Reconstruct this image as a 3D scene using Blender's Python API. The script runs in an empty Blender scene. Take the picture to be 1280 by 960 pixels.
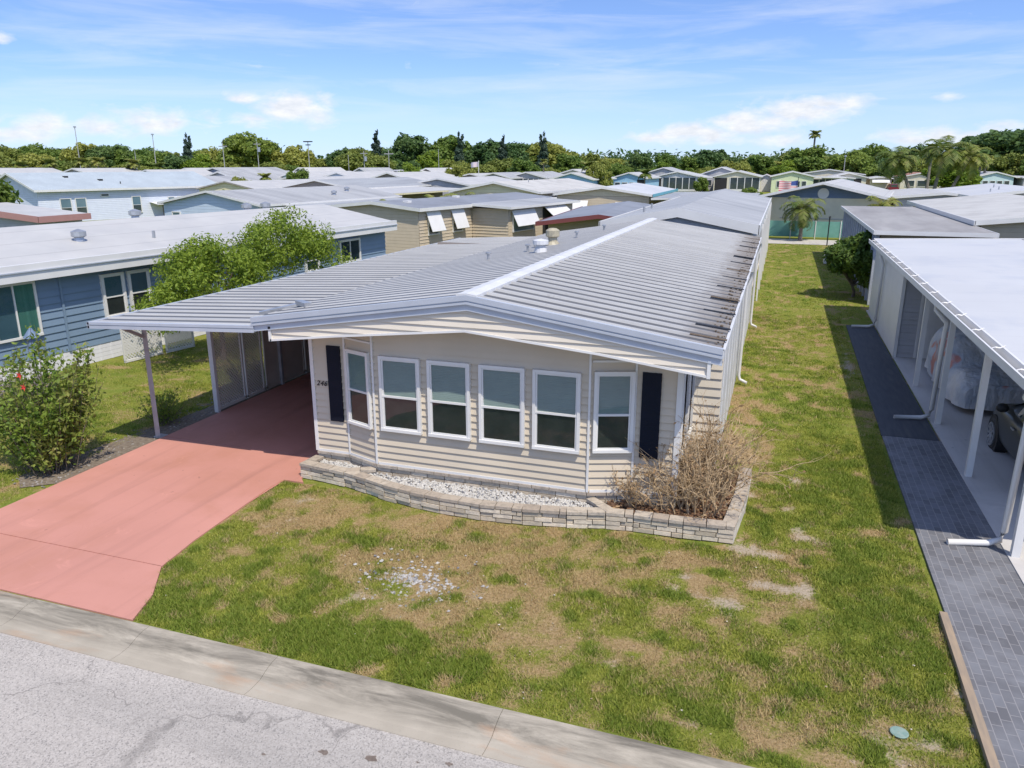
import bpy, math, random
import numpy as np
from mathutils import Vector, Matrix, noise
Rd = math.radians
scene = bpy.context.scene
COL = scene.collection
rnd = random.Random(11)

# ------------------------------------------------------------------ helpers
class MB:
    def __init__(s): s.v = []; s.f = []
    def add(s, vs, fs):
        n = len(s.v); s.v += [tuple(v) for v in vs]; s.f += [tuple(i + n for i in f) for f in fs]; return s
    def box(s, x0, y0, z0, x1, y1, z1):
        v = [(x, y, z) for z in (z0, z1) for y in (y0, y1) for x in (x0, x1)]
        return s.add(v, [(0,2,3,1),(4,5,7,6),(0,1,5,4),(2,6,7,3),(0,4,6,2),(1,3,7,5)])
    def fbox(s, F, u0, u1, z0, z1, d0, d1):
        P, u, n = F
        v = [P + u*a + n*d + Vector((0,0,z)) for z in (z0, z1) for d in (d0, d1) for a in (u0, u1)]
        return s.add(v, [(0,2,3,1),(4,5,7,6),(0,1,5,4),(2,6,7,3),(0,4,6,2),(1,3,7,5)])
    def poly(s, pts): return s.add(pts, [tuple(range(len(pts)))])
    def prism(s, pts, vec):
        n = len(pts); v = [Vector(p) for p in pts]; w = [p + Vector(vec) for p in v]
        return s.add(v + w, [tuple(range(n)), tuple(range(2*n-1, n-1, -1))] + [(i, (i+1) % n, n+(i+1) % n, n+i) for i in range(n)])
    def bar(s, a, b, w, h=None):          # square bar from a to b
        h = h or w; a = Vector(a); b = Vector(b); d = (b-a).normalized()
        up = Vector((0,0,1)) if abs(d.z) < .95 else Vector((0,1,0))
        x = d.cross(up).normalized()*w/2; y = d.cross(x).normalized()*h/2
        v = [p + i*x + j*y for p in (a, b) for (i, j) in ((-1,-1),(1,-1),(1,1),(-1,1))]
        return s.add(v, [(0,1,2,3),(7,6,5,4),(0,4,5,1),(1,5,6,2),(2,6,7,3),(3,7,4,0)])
    def tube(s, path, r, n=6, cap=True):
        path = [Vector(p) for p in path]; k = len(path)
        rs = r if isinstance(r, (list, tuple)) else [r]*k
        vs = []; fs = []
        for i, p in enumerate(path):
            d = (path[min(i+1, k-1)] - path[max(i-1, 0)]).normalized()
            up = Vector((0,0,1)) if abs(d.z) < .9 else Vector((1,0,0))
            x = d.cross(up).normalized(); y = d.cross(x).normalized()
            vs += [p + (x*math.cos(2*math.pi*j/n) + y*math.sin(2*math.pi*j/n))*rs[i] for j in range(n)]
        for i in range(k-1):
            for j in range(n):
                fs.append((i*n+j, i*n+(j+1) % n, (i+1)*n+(j+1) % n, (i+1)*n+j))
        if cap: fs += [tuple(range(n)), tuple(range(k*n-1, (k-1)*n-1, -1))]
        return s.add(vs, fs)
    def lathe(s, c, prof, n=14):
        vs = []; fs = []
        for (r, z) in prof: vs += [(c[0]+r*math.cos(2*math.pi*j/n), c[1]+r*math.sin(2*math.pi*j/n), c[2]+z) for j in range(n)]
        for i in range(len(prof)-1):
            for j in range(n): fs.append((i*n+j, i*n+(j+1) % n, (i+1)*n+(j+1) % n, (i+1)*n+j))
        fs += [tuple(range(n-1, -1, -1)), tuple(range((len(prof)-1)*n, len(prof)*n))]
        return s.add(vs, fs)
    def build(s, name, mat, parent=None, smooth=False):
        me = bpy.data.meshes.new(name); me.from_pydata(s.v, [], s.f); me.update()
        return link(name, me, mat, parent, smooth)

def link(name, me, mat, parent=None, smooth=False):
    if mat and not me.materials: me.materials.append(mat)
    if smooth: me.polygons.foreach_set('use_smooth', [True]*len(me.polygons))
    o = bpy.data.objects.new(name, me); COL.objects.link(o)
    if parent: o.parent = parent
    return o

def empty(name, loc=(0,0,0), rz=0.):
    o = bpy.data.objects.new(name, None); COL.objects.link(o); o.location = loc; o.rotation_euler[2] = rz
    o.empty_display_size = .3
    return o
def tag(o, label=None, cat=None, group=None, kind=None):
    if label: o['label'] = label
    if cat: o['category'] = cat
    if group: o['group'] = group
    if kind: o['kind'] = kind
    return o
def copy_tree(o, parent=None):
    c = o.copy(); COL.objects.link(c)
    c.parent = parent
    for ch in [x for x in bpy.data.objects if x.parent == o and x != c]: copy_tree(ch, c)
    return c

def frame(p, q):                      # wall frame from p to q (looking at the wall from outside, left to right)
    p = Vector((p[0], p[1], 0)); q = Vector((q[0], q[1], 0)); u = (q-p).normalized()
    return (p, u, Vector((u.y, -u.x, 0))), (q-p).length

def clipz(poly, z, keep_above):
    out = []; n = len(poly)
    for i in range(n):
        a = poly[i]; b = poly[(i+1) % n]
        ia = (a[1] >= z-1e-9) if keep_above else (a[1] <= z+1e-9); ib = (b[1] >= z-1e-9) if keep_above else (b[1] <= z+1e-9)
        if ia: out.append(a)
        if ia != ib:
            t = (z-a[1])/(b[1]-a[1]); out.append((a[0]+t*(b[0]-a[0]), z))
    return out
def siding(mb, F, poly, pitch=.125, lap=.022, z0=None, d=0.):
    P, u, n = F
    zs = [p[1] for p in poly]; zb = min(zs) if z0 is None else z0
    while zb < max(zs)-1e-4:
        c = clipz(clipz(poly, zb, True), zb+pitch, False)
        if len(c) >= 3:
            mb.poly([P + u*a + n*(d + lap*(1-(z-zb)/pitch)) + Vector((0,0,z)) for a, z in c])
            us = [a for a, z in c if abs(z-zb) < 1e-3]
            if len(us) >= 2:
                a, b = min(us), max(us)
                mb.poly([P+u*a+n*d+Vector((0,0,zb)), P+u*b+n*d+Vector((0,0,zb)), P+u*b+n*(d+lap)+Vector((0,0,zb)), P+u*a+n*(d+lap)+Vector((0,0,zb))])
        zb += pitch
    return mb

# ------------------------------------------------------------------ materials
def nt(name):
    m = bpy.data.materials.new(name); m.use_nodes = True
    t = m.node_tree; t.nodes.clear()
    out = t.nodes.new('ShaderNodeOutputMaterial'); return m, t, out
def N(t, typ, **kw):
    n = t.nodes.new(typ)
    for k, v in kw.items():
        if k.startswith('i_'):
            key = k[2:]; n.inputs[int(key) if key.isdigit() else key.replace('_', ' ')].default_value = v
        else: setattr(n, k, v)
    return n
def c4(c): return (c[0], c[1], c[2], 1)
def mixc(t, fac, a, b, mode='MIX'):
    n = t.nodes.new('ShaderNodeMix'); n.data_type = 'RGBA'; n.blend_type = mode
    for sock, val in ((n.inputs[0], fac), (n.inputs[6], a), (n.inputs[7], b)):
        if hasattr(val, 'is_linked') or hasattr(val, 'links'): t.links.new(val, sock)
        elif isinstance(val, (int, float)): sock.default_value = val
        else: sock.default_value = c4(val)
    return n.outputs[2]
def noise_n(t, vec, scale, detail=4, rough=.55, dist=0.):
    n = N(t, 'ShaderNodeTexNoise'); n.inputs['Scale'].default_value = scale; n.inputs['Detail'].default_value = detail
    n.inputs['Roughness'].default_value = rough; n.inputs['Distortion'].default_value = dist
    t.links.new(vec, n.inputs['Vector']); return n.outputs['Fac']
def ramp(t, fac, a, b):
    n = N(t, 'ShaderNodeMapRange'); n.inputs[1].default_value = a; n.inputs[2].default_value = b; n.clamp = True
    t.links.new(fac, n.inputs[0]); return n.outputs[0]
def math_n(t, op, a, b=None, c=None):
    n = N(t, 'ShaderNodeMath', operation=op)
    for i, v in enumerate((a, b, c)):
        if v is None: continue
        if isinstance(v, (int, float)): n.inputs[i].default_value = v
        else: t.links.new(v, n.inputs[i])
    return n.outputs[0]
def coords(t, world=True, scale=(1,1,1)):
    if world: v = N(t, 'ShaderNodeNewGeometry').outputs['Position']
    else: v = N(t, 'ShaderNodeTexCoord').outputs['Object']
    if scale != (1,1,1):
        m = N(t, 'ShaderNodeMapping'); m.inputs['Scale'].default_value = scale; t.links.new(v, m.inputs['Vector']); v = m.outputs[0]
    return v
def principled(t, out, col, rough=.7, spec=.5, metal=0., coat=0.):
    p = N(t, 'ShaderNodeBsdfPrincipled')
    if hasattr(col, 'links'): t.links.new(col, p.inputs['Base Color'])
    else: p.inputs['Base Color'].default_value = c4(col)
    p.inputs['Roughness'].default_value = rough; p.inputs['Specular IOR Level'].default_value = spec
    p.inputs['Metallic'].default_value = metal; p.inputs['Coat Weight'].default_value = coat
    t.links.new(p.outputs[0], out.inputs[0]); return p
def bump(t, p, h, strength, dist=.02):
    b = N(t, 'ShaderNodeBump'); b.inputs['Strength'].default_value = strength; b.inputs['Distance'].default_value = dist
    t.links.new(h, b.inputs['Height']); t.links.new(b.outputs[0], p.inputs['Normal'])

def MAT(name, col, col2=None, rough=.65, scale=2., stretch=(1,1,1), world=True, bmp=0., bscale=60., spec=.4, metal=0., coat=0., lo=.3, hi=.7, courses=0., dirt=None, dscale=.6, dlo=.55, dhi=.8, seam=None):
    """plain painted surface with uneven tone, optional dirt patches and lap courses"""
    m, t, out = nt(name)
    v = coords(t, world, stretch)
    col2 = col2 or tuple(c*.86 for c in col)
    f = ramp(t, noise_n(t, v, scale, 5), lo, hi)
    c = mixc(t, f, col, col2)
    if dirt:
        d = ramp(t, noise_n(t, v, dscale, 7, .65, .4), dlo, dhi)
        c = mixc(t, d, c, dirt)
    if seam:
        so = N(t, 'ShaderNodeSeparateXYZ'); t.links.new(coords(t, False), so.inputs[0])
        q = math_n(t, 'ABSOLUTE', math_n(t, 'SUBTRACT', math_n(t, 'FRACT', math_n(t, 'DIVIDE', so.outputs[seam[0]], seam[1])), .5))
        ln = ramp(t, q, seam[2]/seam[1], 0.)
        c = mixc(t, math_n(t, 'MULTIPLY', ln, seam[3]), c, tuple(x*.35 for x in col))
    if courses:
        pos = N(t, 'ShaderNodeNewGeometry').outputs['Position']
        sx = N(t, 'ShaderNodeSeparateXYZ'); t.links.new(pos, sx.inputs[0])
        fr = math_n(t, 'FRACT', math_n(t, 'DIVIDE', sx.outputs[2], courses))
    p = principled(t, out, c, rough, spec, metal, coat)
    if courses:
        bump(t, p, math_n(t, 'SUBTRACT', 1., fr), .9, .03)
    elif bmp: bump(t, p, noise_n(t, v, bscale, 3), bmp, .01)
    return m

def glass_mat(name, tint=(.7,.8,.8), refl=.12):
    m, t, out = nt(name)
    tr = N(t, 'ShaderNodeBsdfTransparent'); tr.inputs[0].default_value = c4(tint)
    gl = N(t, 'ShaderNodeBsdfGlossy'); gl.inputs['Roughness'].default_value = .02; gl.inputs[0].default_value = (1,1,1,1)
    lw = N(t, 'ShaderNodeLayerWeight'); lw.inputs[0].default_value = .35
    f = math_n(t, 'ADD', math_n(t, 'MULTIPLY', lw.outputs['Fresnel'], .38), refl*.25)
    mx = N(t, 'ShaderNodeMixShader'); t.links.new(f, mx.inputs[0]); t.links.new(tr.outputs[0], mx.inputs[1]); t.links.new(gl.outputs[0], mx.inputs[2])
    t.links.new(mx.outputs[0], out.inputs[0]); return m

def leaf_mat(name, a, b, c=None, trans=.3, cscale=.5):
    m, t, out = nt(name)
    g = N(t, 'ShaderNodeNewGeometry')
    oi = N(t, 'ShaderNodeObjectInfo')
    col = mixc(t, g.outputs['Random Per Island'], a, b)
    if c:
        f = ramp(t, noise_n(t, g.outputs['Position'], cscale, 2), .42, .62)
        col = mixc(t, f, col, mixc(t, g.outputs['Random Per Island'], c, b))
    hsv = N(t, 'ShaderNodeHueSaturation'); t.links.new(col, hsv.inputs['Color'])
    t.links.new(math_n(t, 'ADD', math_n(t, 'MULTIPLY', oi.outputs['Random'], .35), .82), hsv.inputs['Value'])
    t.links.new(math_n(t, 'ADD', math_n(t, 'MULTIPLY', oi.outputs['Random'], -.03), .515), hsv.inputs['Hue'])
    p = N(t, 'ShaderNodeBsdfPrincipled'); t.links.new(hsv.outputs[0], p.inputs['Base Color'])
    p.inputs['Roughness'].default_value = .55; p.inputs['Specular IOR Level'].default_value = .3
    tl = N(t, 'ShaderNodeBsdfTranslucent'); t.links.new(hsv.outputs[0], tl.inputs[0])
    mx = N(t, 'ShaderNodeMixShader'); mx.inputs[0].default_value = trans
    t.links.new(p.outputs[0], mx.inputs[1]); t.links.new(tl.outputs[0], mx.inputs[2]); t.links.new(mx.outputs[0], out.inputs[0])
    return m

W = {}
W['white'] = MAT('white_paint', (.70,.69,.665), (.63,.62,.60), rough=.4, scale=1.5)
W['white_dirty'] = MAT('white_aged_paint', (.66,.66,.665), (.54,.54,.54), rough=.5, scale=2.5, dirt=(.33,.31,.28), dscale=1.6, dlo=.6, dhi=.85)
W['fascia'] = MAT('fascia_aluminium', (.43,.46,.51), (.38,.41,.46), rough=.4, scale=3)
W['beige'] = MAT('beige_vinyl', (.58,.50,.385), (.53,.455,.345), rough=.55, scale=1.1, dirt=(.46,.41,.34), dscale=.8, dlo=.55, dhi=.9)
W['cream'] = MAT('cream_vinyl', (.66,.59,.49), (.60,.54,.44), rough=.5, scale=1.2)
W['navy'] = MAT('navy_shutter', (.006,.009,.018), (.008,.011,.022), rough=.6, spec=.15)
W['blind'] = MAT('blind_fabric', (.45,.47,.43), (.40,.42,.385), rough=.8, scale=3, courses=.03)
W['curtain'] = MAT('green_curtain', (.10,.24,.19), (.16,.34,.27), rough=.9, stretch=(14,14,.2), scale=1.)
W['lattice_pale'] = MAT('pale_lattice_vinyl', (.72,.68,.62), (.62,.58,.52), rough=.6, scale=2)
W['screen'] = MAT('dark_screen', (.045,.042,.04), (.07,.065,.06), rough=.7, scale=4)
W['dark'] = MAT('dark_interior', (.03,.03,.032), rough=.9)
W['darkglass'] = MAT('dark_glass', (.035,.05,.06), (.06,.08,.09), rough=.06, spec=.9, scale=1.3)
W['blueglass'] = MAT('blue_glass', (.10,.17,.22), (.14,.22,.27), rough=.08, spec=.9, scale=.8)
W['glass'] = glass_mat('window_glass')
W['post'] = MAT('grey_post', (.40,.40,.41), (.31,.30,.30), rough=.6, scale=4, dirt=(.25,.22,.2), dscale=3)
W['lattice'] = MAT('lattice_vinyl', (.58,.50,.42), (.47,.40,.33), rough=.6, scale=2)
W['galv'] = MAT('galvanised_metal', (.50,.51,.53), (.36,.37,.38), rough=.35, metal=.6, scale=6)
W['black'] = MAT('black_rubber', (.02,.02,.022), rough=.6)
W['debris'] = MAT('leaf_debris', (.09,.065,.045), (.17,.13,.09), rough=.95, scale=25, bmp=.6)
W['wood'] = MAT('weathered_wood', (.36,.27,.18), (.25,.20,.15), rough=.8, stretch=(8,1,8), scale=3)
W['trunk'] = MAT('bark', (.16,.13,.10), (.10,.08,.06), rough=.9, scale=6, bmp=.5, bscale=20)
W['palmtrunk'] = MAT('palm_bark', (.24,.21,.17), (.14,.12,.10), rough=.9, scale=3, stretch=(1,1,6))
W['twig'] = MAT('dead_twig', (.50,.37,.22), (.30,.21,.12), rough=.85, scale=8)
W['tan'] = MAT('tan_siding', (.50,.42,.31), (.45,.38,.28), rough=.6, courses=.2)
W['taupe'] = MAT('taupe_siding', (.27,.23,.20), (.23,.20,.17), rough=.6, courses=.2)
W['yellow'] = MAT('pale_yellow_siding', (.66,.60,.38), (.60,.54,.34), rough=.6, courses=.25)
W['yellowtan'] = MAT('straw_siding', (.60,.52,.37), (.54,.47,.33), rough=.6, courses=.25)
W['bluesid'] = MAT('mid_blue_siding', (.19,.265,.355), (.165,.235,.325), rough=.5, scale=.8)
W['paleblue'] = MAT('pale_blue_siding', (.46,.54,.63), (.42,.50,.59), rough=.6, courses=.2)
W['bluegrey'] = MAT('blue_grey_siding', (.60,.64,.72), (.55,.59,.68), rough=.6, courses=.18)
W['skyblue'] = MAT('sky_blue_siding', (.30,.50,.66), (.27,.46,.62), rough=.6, courses=.2)
W['greens'] = MAT('pale_green_siding', (.60,.66,.42), (.55,.60,.38), rough=.6, courses=.2)
W['aqua'] = MAT('pale_aqua_siding', (.48,.62,.62), (.44,.57,.57), rough=.6, courses=.2)
W['greysid'] = MAT('grey_siding', (.42,.42,.43), (.36,.36,.37), rough=.6, courses=.2)
W['whitesid'] = MAT('white_siding', (.60,.60,.60), (.54,.54,.545), rough=.5, courses=.12)
W['steelblue'] = MAT('steel_blue_paint', (.14,.20,.29), (.12,.17,.26), rough=.6, courses=.2)
W['creamstucco'] = MAT('cream_stucco', (.68,.63,.50), (.60,.56,.45), rough=.85, bmp=.3)
W['maroon'] = MAT('maroon_fascia', (.20,.055,.05), (.17,.05,.045), rough=.5)
W['pinkf'] = MAT('dusty_pink_fascia', (.42,.22,.20), (.38,.2,.18), rough=.6)
W['tealf'] = MAT('teal_fascia', (.10,.36,.42), (.12,.32,.38), rough=.5)
def roofm(name, a, b, dirt=None, st=(1,1,1), dlo=.5, dhi=.8, sc=1., rough=.5, ds=.5, seam=None):
    return MAT(name, a, b, rough=rough, scale=sc, stretch=st, dirt=dirt, dscale=ds, dlo=dlo, dhi=dhi, spec=.3, seam=seam)
W['r_white'] = roofm('white_roof_coating', (.49,.48,.455), (.44,.43,.41), (.40,.40,.39), (1,1,1), .45, .8, seam=(0,1.25,.035,.45))
W['r_cool'] = roofm('cool_white_roof_coating', (.54,.54,.535), (.50,.50,.495), (.40,.42,.46), (1,1,1), .5, .8, .4, seam=(1,1.2,.02,.18))
W['r_grey'] = roofm('grey_roof', (.40,.41,.41), (.34,.35,.35), (.24,.24,.25), (1,.15,1), .45, .8, seam=(1,.45,.10,.5))
W['r_dgrey'] = roofm('dark_grey_roof', (.22,.23,.25), (.27,.28,.30), (.15,.15,.155), (1,1,1), .45, .8, seam=(1,.95,.04,.3))
W['r_lgrey'] = roofm('light_grey_roof', (.44,.44,.43), (.38,.38,.37), (.24,.24,.24), (.2,1,1), .45, .8, seam=(1,.45,.10,.45))
W['r_brown'] = roofm('stained_brown_roof', (.40,.375,.34), (.33,.31,.28), (.22,.195,.17), (1,.25,1), .4, .75, 2, seam=(1,.4,.06,.4))
W['r_beige'] = roofm('beige_roof', (.56,.54,.49), (.50,.48,.43), (.38,.36,.32), (1,1,1), .45, .8, seam=(1,.45,.06,.3))
W['r_shingle'] = roofm('grey_shingle_roof', (.40,.45,.48), (.35,.40,.43), (.30,.34,.37), (1,1,1), .4, .8, 6, .9)
W['r_brownsh'] = roofm('brown_shingle_roof', (.20,.16,.14), (.16,.13,.11), None, sc=4, rough=.9)
W['r_red'] = roofm('red_shingle_roof', (.36,.19,.14), (.30,.16,.12), None, sc=4, rough=.9)

def main_roof_mat():
    m, t, out = nt('ribbed_aluminium_roof')
    v = coords(t)
    s = coords(t, True, (.35, 2.4, 1))
    a = mixc(t, ramp(t, noise_n(t, s, 1.6, 5), .3, .7), (.47,.465,.45), (.39,.385,.37))
    dirt = ramp(t, noise_n(t, s, .9, 8, .7, .5), .50, .78)
    a = mixc(t, math_n(t, 'MULTIPLY', dirt, .6), a, (.30,.30,.31))
    sp = ramp(t, noise_n(t, v, 9, 6, .7), .60, .72)
    a = mixc(t, math_n(t, 'MULTIPLY', sp, .35), a, (.20,.19,.18))
    # lichen and grime along the right eave (x > -1.3)
    sx = N(t, 'ShaderNodeSeparateXYZ'); t.links.new(v, sx.inputs[0])
    e = ramp(t, math_n(t, 'ADD', sx.outputs[0], math_n(t, 'MULTIPLY', noise_n(t, v, 3.5, 5), .9)), -.95, -.35)
    a = mixc(t, math_n(t, 'MULTIPLY', e, .75), a, (.20,.17,.145))
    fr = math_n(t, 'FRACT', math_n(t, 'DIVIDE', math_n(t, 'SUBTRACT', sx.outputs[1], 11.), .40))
    ln = math_n(t, 'MULTIPLY', ramp(t, fr, .58, .68), ramp(t, fr, 1.0, .98))  # shadow lines painted dark ahead of each rib so the ribs read stronger
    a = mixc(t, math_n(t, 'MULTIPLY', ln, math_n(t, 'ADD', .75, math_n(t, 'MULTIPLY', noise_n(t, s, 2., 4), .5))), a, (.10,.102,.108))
    p = principled(t, out, a, .5, .3)
    return m
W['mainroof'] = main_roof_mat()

def slab_mat(name, a, b, stain, joint=True):
    m, t, out = nt(name)
    v = coords(t)
    c = mixc(t, ramp(t, noise_n(t, v, .45, 5), .3, .7), a, b)
    c = mixc(t, math_n(t, 'MULTIPLY', ramp(t, noise_n(t, v, .6, 8, .65, .6), .48, .72), .6), c, stain)
    c = mixc(t, math_n(t, 'MULTIPLY', ramp(t, noise_n(t, v, 45, 3), .62, .75), .25), c, tuple(x*.55 for x in a))
    c = mixc(t, math_n(t, 'MULTIPLY', ramp(t, noise_n(t, v, .9, 10, .72, 1.2), .60, .66), .22), c, tuple(min(1, x*1.35) for x in a))
    tr = ramp(t, noise_n(t, coords(t, True, (2.2,.16,1)), 1.3, 6, .6, .2), .52, .75)
    c = mixc(t, math_n(t, 'MULTIPLY', tr, .4), c, tuple(x*.5 for x in a))
    sp = ramp(t, noise_n(t, v, 5.5, 2, .5), .73, .76)
    c = mixc(t, math_n(t, 'MULTIPLY', sp, .45), c, tuple(x*.4 for x in a))
    p = principled(t, out, c, .72, .35); bump(t, p, noise_n(t, v, 120, 2), .25, .004)
    return m
W['pink'] = slab_mat('painted_pink_concrete', (.55,.26,.205), (.48,.225,.175), (.42,.19,.125))
W['concrete'] = slab_mat('pale_concrete', (.56,.54,.52), (.50,.48,.46), (.42,.40,.38))
W['path'] = slab_mat('path_concrete', (.52,.48,.42), (.46,.43,.38), (.40,.37,.32))

def asphalt():
    m, t, out = nt('worn_asphalt')
    v = coords(t)
    c = mixc(t, ramp(t, noise_n(t, v, .5, 6, .6), .3, .7), (.40,.365,.325), (.33,.30,.265))
    vo = N(t, 'ShaderNodeTexVoronoi'); vo.inputs['Scale'].default_value = 70; t.links.new(v, vo.inputs['Vector'])
    sx = N(t, 'ShaderNodeSeparateColor'); t.links.new(vo.outputs['Color'], sx.inputs[0])
    c = mixc(t, ramp(t, sx.outputs[0], .1, .9), c, mixc(t, .5, c, (.60,.555,.50)))
    c = mixc(t, math_n(t, 'MULTIPLY', ramp(t, sx.outputs[1], .82, .95), .55), c, (.13,.125,.12))
    wp = ramp(t, noise_n(t, coords(t, True, (.12,1.3,1)), 1., 5, .6), .42, .68)
    c = mixc(t, math_n(t, 'MULTIPLY', wp, .35), c, (.20,.19,.175))
    # cracks
    w = N(t, 'ShaderNodeTexVoronoi', feature='DISTANCE_TO_EDGE'); w.inputs['Scale'].default_value = .55
    nz = N(t, 'ShaderNodeTexNoise'); nz.inputs['Scale'].default_value = 1.7; nz.inputs['Detail'].default_value = 8; t.links.new(v, nz.inputs['Vector'])
    vm = N(t, 'ShaderNodeVectorMath', operation='MULTIPLY_ADD'); t.links.new(nz.outputs['Color'], vm.inputs[0]); vm.inputs[1].default_value = (1.3,1.3,0); t.links.new(v, vm.inputs[2])
    t.links.new(vm.outputs[0], w.inputs['Vector'])
    ck = math_n(t, 'MULTIPLY', ramp(t, w.outputs['Distance'], .010, .002), ramp(t, noise_n(t, v, .9, 3), .40, .55))
    c = mixc(t, math_n(t, 'MULTIPLY', ck, .5), c, (.12,.11,.10))
    p = principled(t, out, c, .85, .25); bump(t, p, sx.outputs[2], .4, .006); return m
W['asphalt'] = asphalt()

def gutter_mat():
    m, t, out = nt('stained_kerb_concrete')
    v = coords(t); s = coords(t, True, (.5, 3., 1))
    c = mixc(t, ramp(t, noise_n(t, v, 1.5, 6), .3, .7), (.45,.40,.32), (.35,.31,.245))
    sx = N(t, 'ShaderNodeSeparateXYZ'); t.links.new(v, sx.inputs[0])
    mold = math_n(t, 'MULTIPLY', ramp(t, noise_n(t, s, 1.6, 8, .7, .5), .36, .62), ramp(t, sx.outputs[1], 6.02, 6.25))
    c = mixc(t, math_n(t, 'MULTIPLY', mold, .8), c, (.10,.09,.07))
    rust = ramp(t, noise_n(t, coords(t, True, (.6,2,1)), 1.1, 6, .6, .3), .58, .72)
    c = mixc(t, math_n(t, 'MULTIPLY', rust, .45), c, (.42,.23,.12))
    c = mixc(t, math_n(t, 'MULTIPLY', ramp(t, noise_n(t, v, 60, 3), .6, .75), .35), c, (.2,.19,.17))
    p = principled(t, out, c, .85, .25); bump(t, p, noise_n(t, v, 80, 4), .4, .006); return m
W['kerb'] = gutter_mat()

def paver_mat():
    m, t, out = nt('grey_brick_pavers')
    v = coords(t, True)
    mp = N(t, 'ShaderNodeMapping'); mp.inputs['Rotation'].default_value = (0,0,Rd(90)); t.links.new(v, mp.inputs['Vector'])
    b = N(t, 'ShaderNodeTexBrick'); t.links.new(mp.outputs[0], b.inputs['Vector'])
    b.inputs['Scale'].default_value = 1; b.inputs['Brick Width'].default_value = .22; b.inputs['Row Height'].default_value = .11
    b.inputs['Mortar Size'].default_value = .006; b.inputs['Mortar Smooth'].default_value = .3; b.inputs['Bias'].default_value = -.1
    b.inputs['Color1'].default_value = (.12,.12,.128,1); b.inputs['Color2'].default_value = (.17,.175,.19,1); b.inputs['Mortar'].default_value = (.26,.25,.25,1)
    c = mixc(t, math_n(t, 'MULTIPLY', ramp(t, noise_n(t, v, 1.2, 8, .7), .45, .7), .65), b.outputs['Color'], (.24,.245,.26))
    p = principled(t, out, c, .75, .35); bump(t, p, math_n(t, 'SUBTRACT', 1., b.outputs['Fac']), .5, .006); return m
W['paver'] = paver_mat()
W['mat'] = MAT('black_walkway_mat', (.045,.05,.06), (.07,.075,.085), rough=.7, stretch=(3,.4,1), scale=4, dirt=(.10,.10,.10), dscale=1.5)
W['block'] = None
def block_mat():
    m, t, out = nt('split_stone_block')
    g = N(t, 'ShaderNodeNewGeometry'); v = g.outputs['Position']
    c = mixc(t, g.outputs['Random Per Island'], (.45,.38,.28), (.70,.61,.48))
    c = mixc(t, math_n(t, 'MULTIPLY', ramp(t, noise_n(t, v, 9, 6, .65), .45, .7), .5), c, (.25,.22,.19))
    p = principled(t, out, c, .9, .2); bump(t, p, noise_n(t, v, 35, 5), .6, .012); return m
W['block'] = block_mat()
def cope_mat():
    m, t, out = nt('stone_coping')
    g = N(t, 'ShaderNodeNewGeometry'); v = g.outputs['Position']
    c = mixc(t, g.outputs['Random Per Island'], (.36,.30,.24), (.48,.42,.34))
    c = mixc(t, math_n(t, 'MULTIPLY', ramp(t, noise_n(t, v, 12, 6, .65), .45, .7), .6), c, (.17,.15,.13))
    p = principled(t, out, c, .9, .2); bump(t, p, noise_n(t, v, 40, 5), .6, .01); return m
W['cope'] = cope_mat()
def pebble_mat(name, a, b, c3):
    m, t, out = nt(name); g = N(t, 'ShaderNodeNewGeometry')
    r = g.outputs['Random Per Island']; c = mixc(t, r, a, b); c = mixc(t, ramp(t, r, .86, .9), c, c3)
    principled(t, out, c, .7, .4); return m
W['pebble'] = pebble_mat('white_pebble', (.56,.54,.50), (.38,.365,.34), (.16,.165,.18))
W['leaflitter'] = pebble_mat('brown_leaf', (.19,.10,.05), (.09,.05,.03), (.36,.24,.13))

# foliage
W['lf_bright'] = leaf_mat('bright_leaf', (.10,.18,.02), (.25,.34,.04), (.16,.24,.02), .42, 1.2)
W['lf_hib'] = leaf_mat('hibiscus_leaf', (.10,.17,.025), (.29,.38,.055), (.40,.37,.12), .42, 2.)
W['lf_mango'] = leaf_mat('glossy_dark_leaf', (.05,.10,.016), (.14,.21,.03), (.20,.25,.045), .35, 1.5)
W['lf_far1'] = leaf_mat('deep_green_leaf', (.06,.12,.04), (.13,.21,.06), (.11,.165,.045), .38, .15)
W['lf_far2'] = leaf_mat('mid_green_leaf', (.10,.17,.03), (.21,.29,.055), (.15,.21,.035), .4, .15)
W['lf_far3'] = leaf_mat('olive_leaf', (.17,.21,.04), (.33,.36,.08), (.22,.25,.05), .42, .15)
W['lf_pine'] = leaf_mat('pine_needle', (.025,.05,.03), (.045,.075,.045), None, .1)
W['lf_palm'] = leaf_mat('palm_leaf', (.07,.12,.018), (.22,.26,.05), (.28,.26,.09), .3, .8)
W['lf_grey'] = leaf_mat('greyish_dry_leaf', (.24,.22,.20), (.34,.30,.29), None, .3)
W['lf_pinkfl'] = leaf_mat('magenta_bract', (.25,.03,.08), (.32,.06,.12), None, .3)
W['lf_dead'] = leaf_mat('dead_leaf', (.20,.13,.06), (.34,.22,.11), (.28,.2,.1), .2, 2)
W['redfl'] = leaf_mat('red_petal', (.7,.05,.03), (.8,.09,.04), None, .3)
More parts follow.
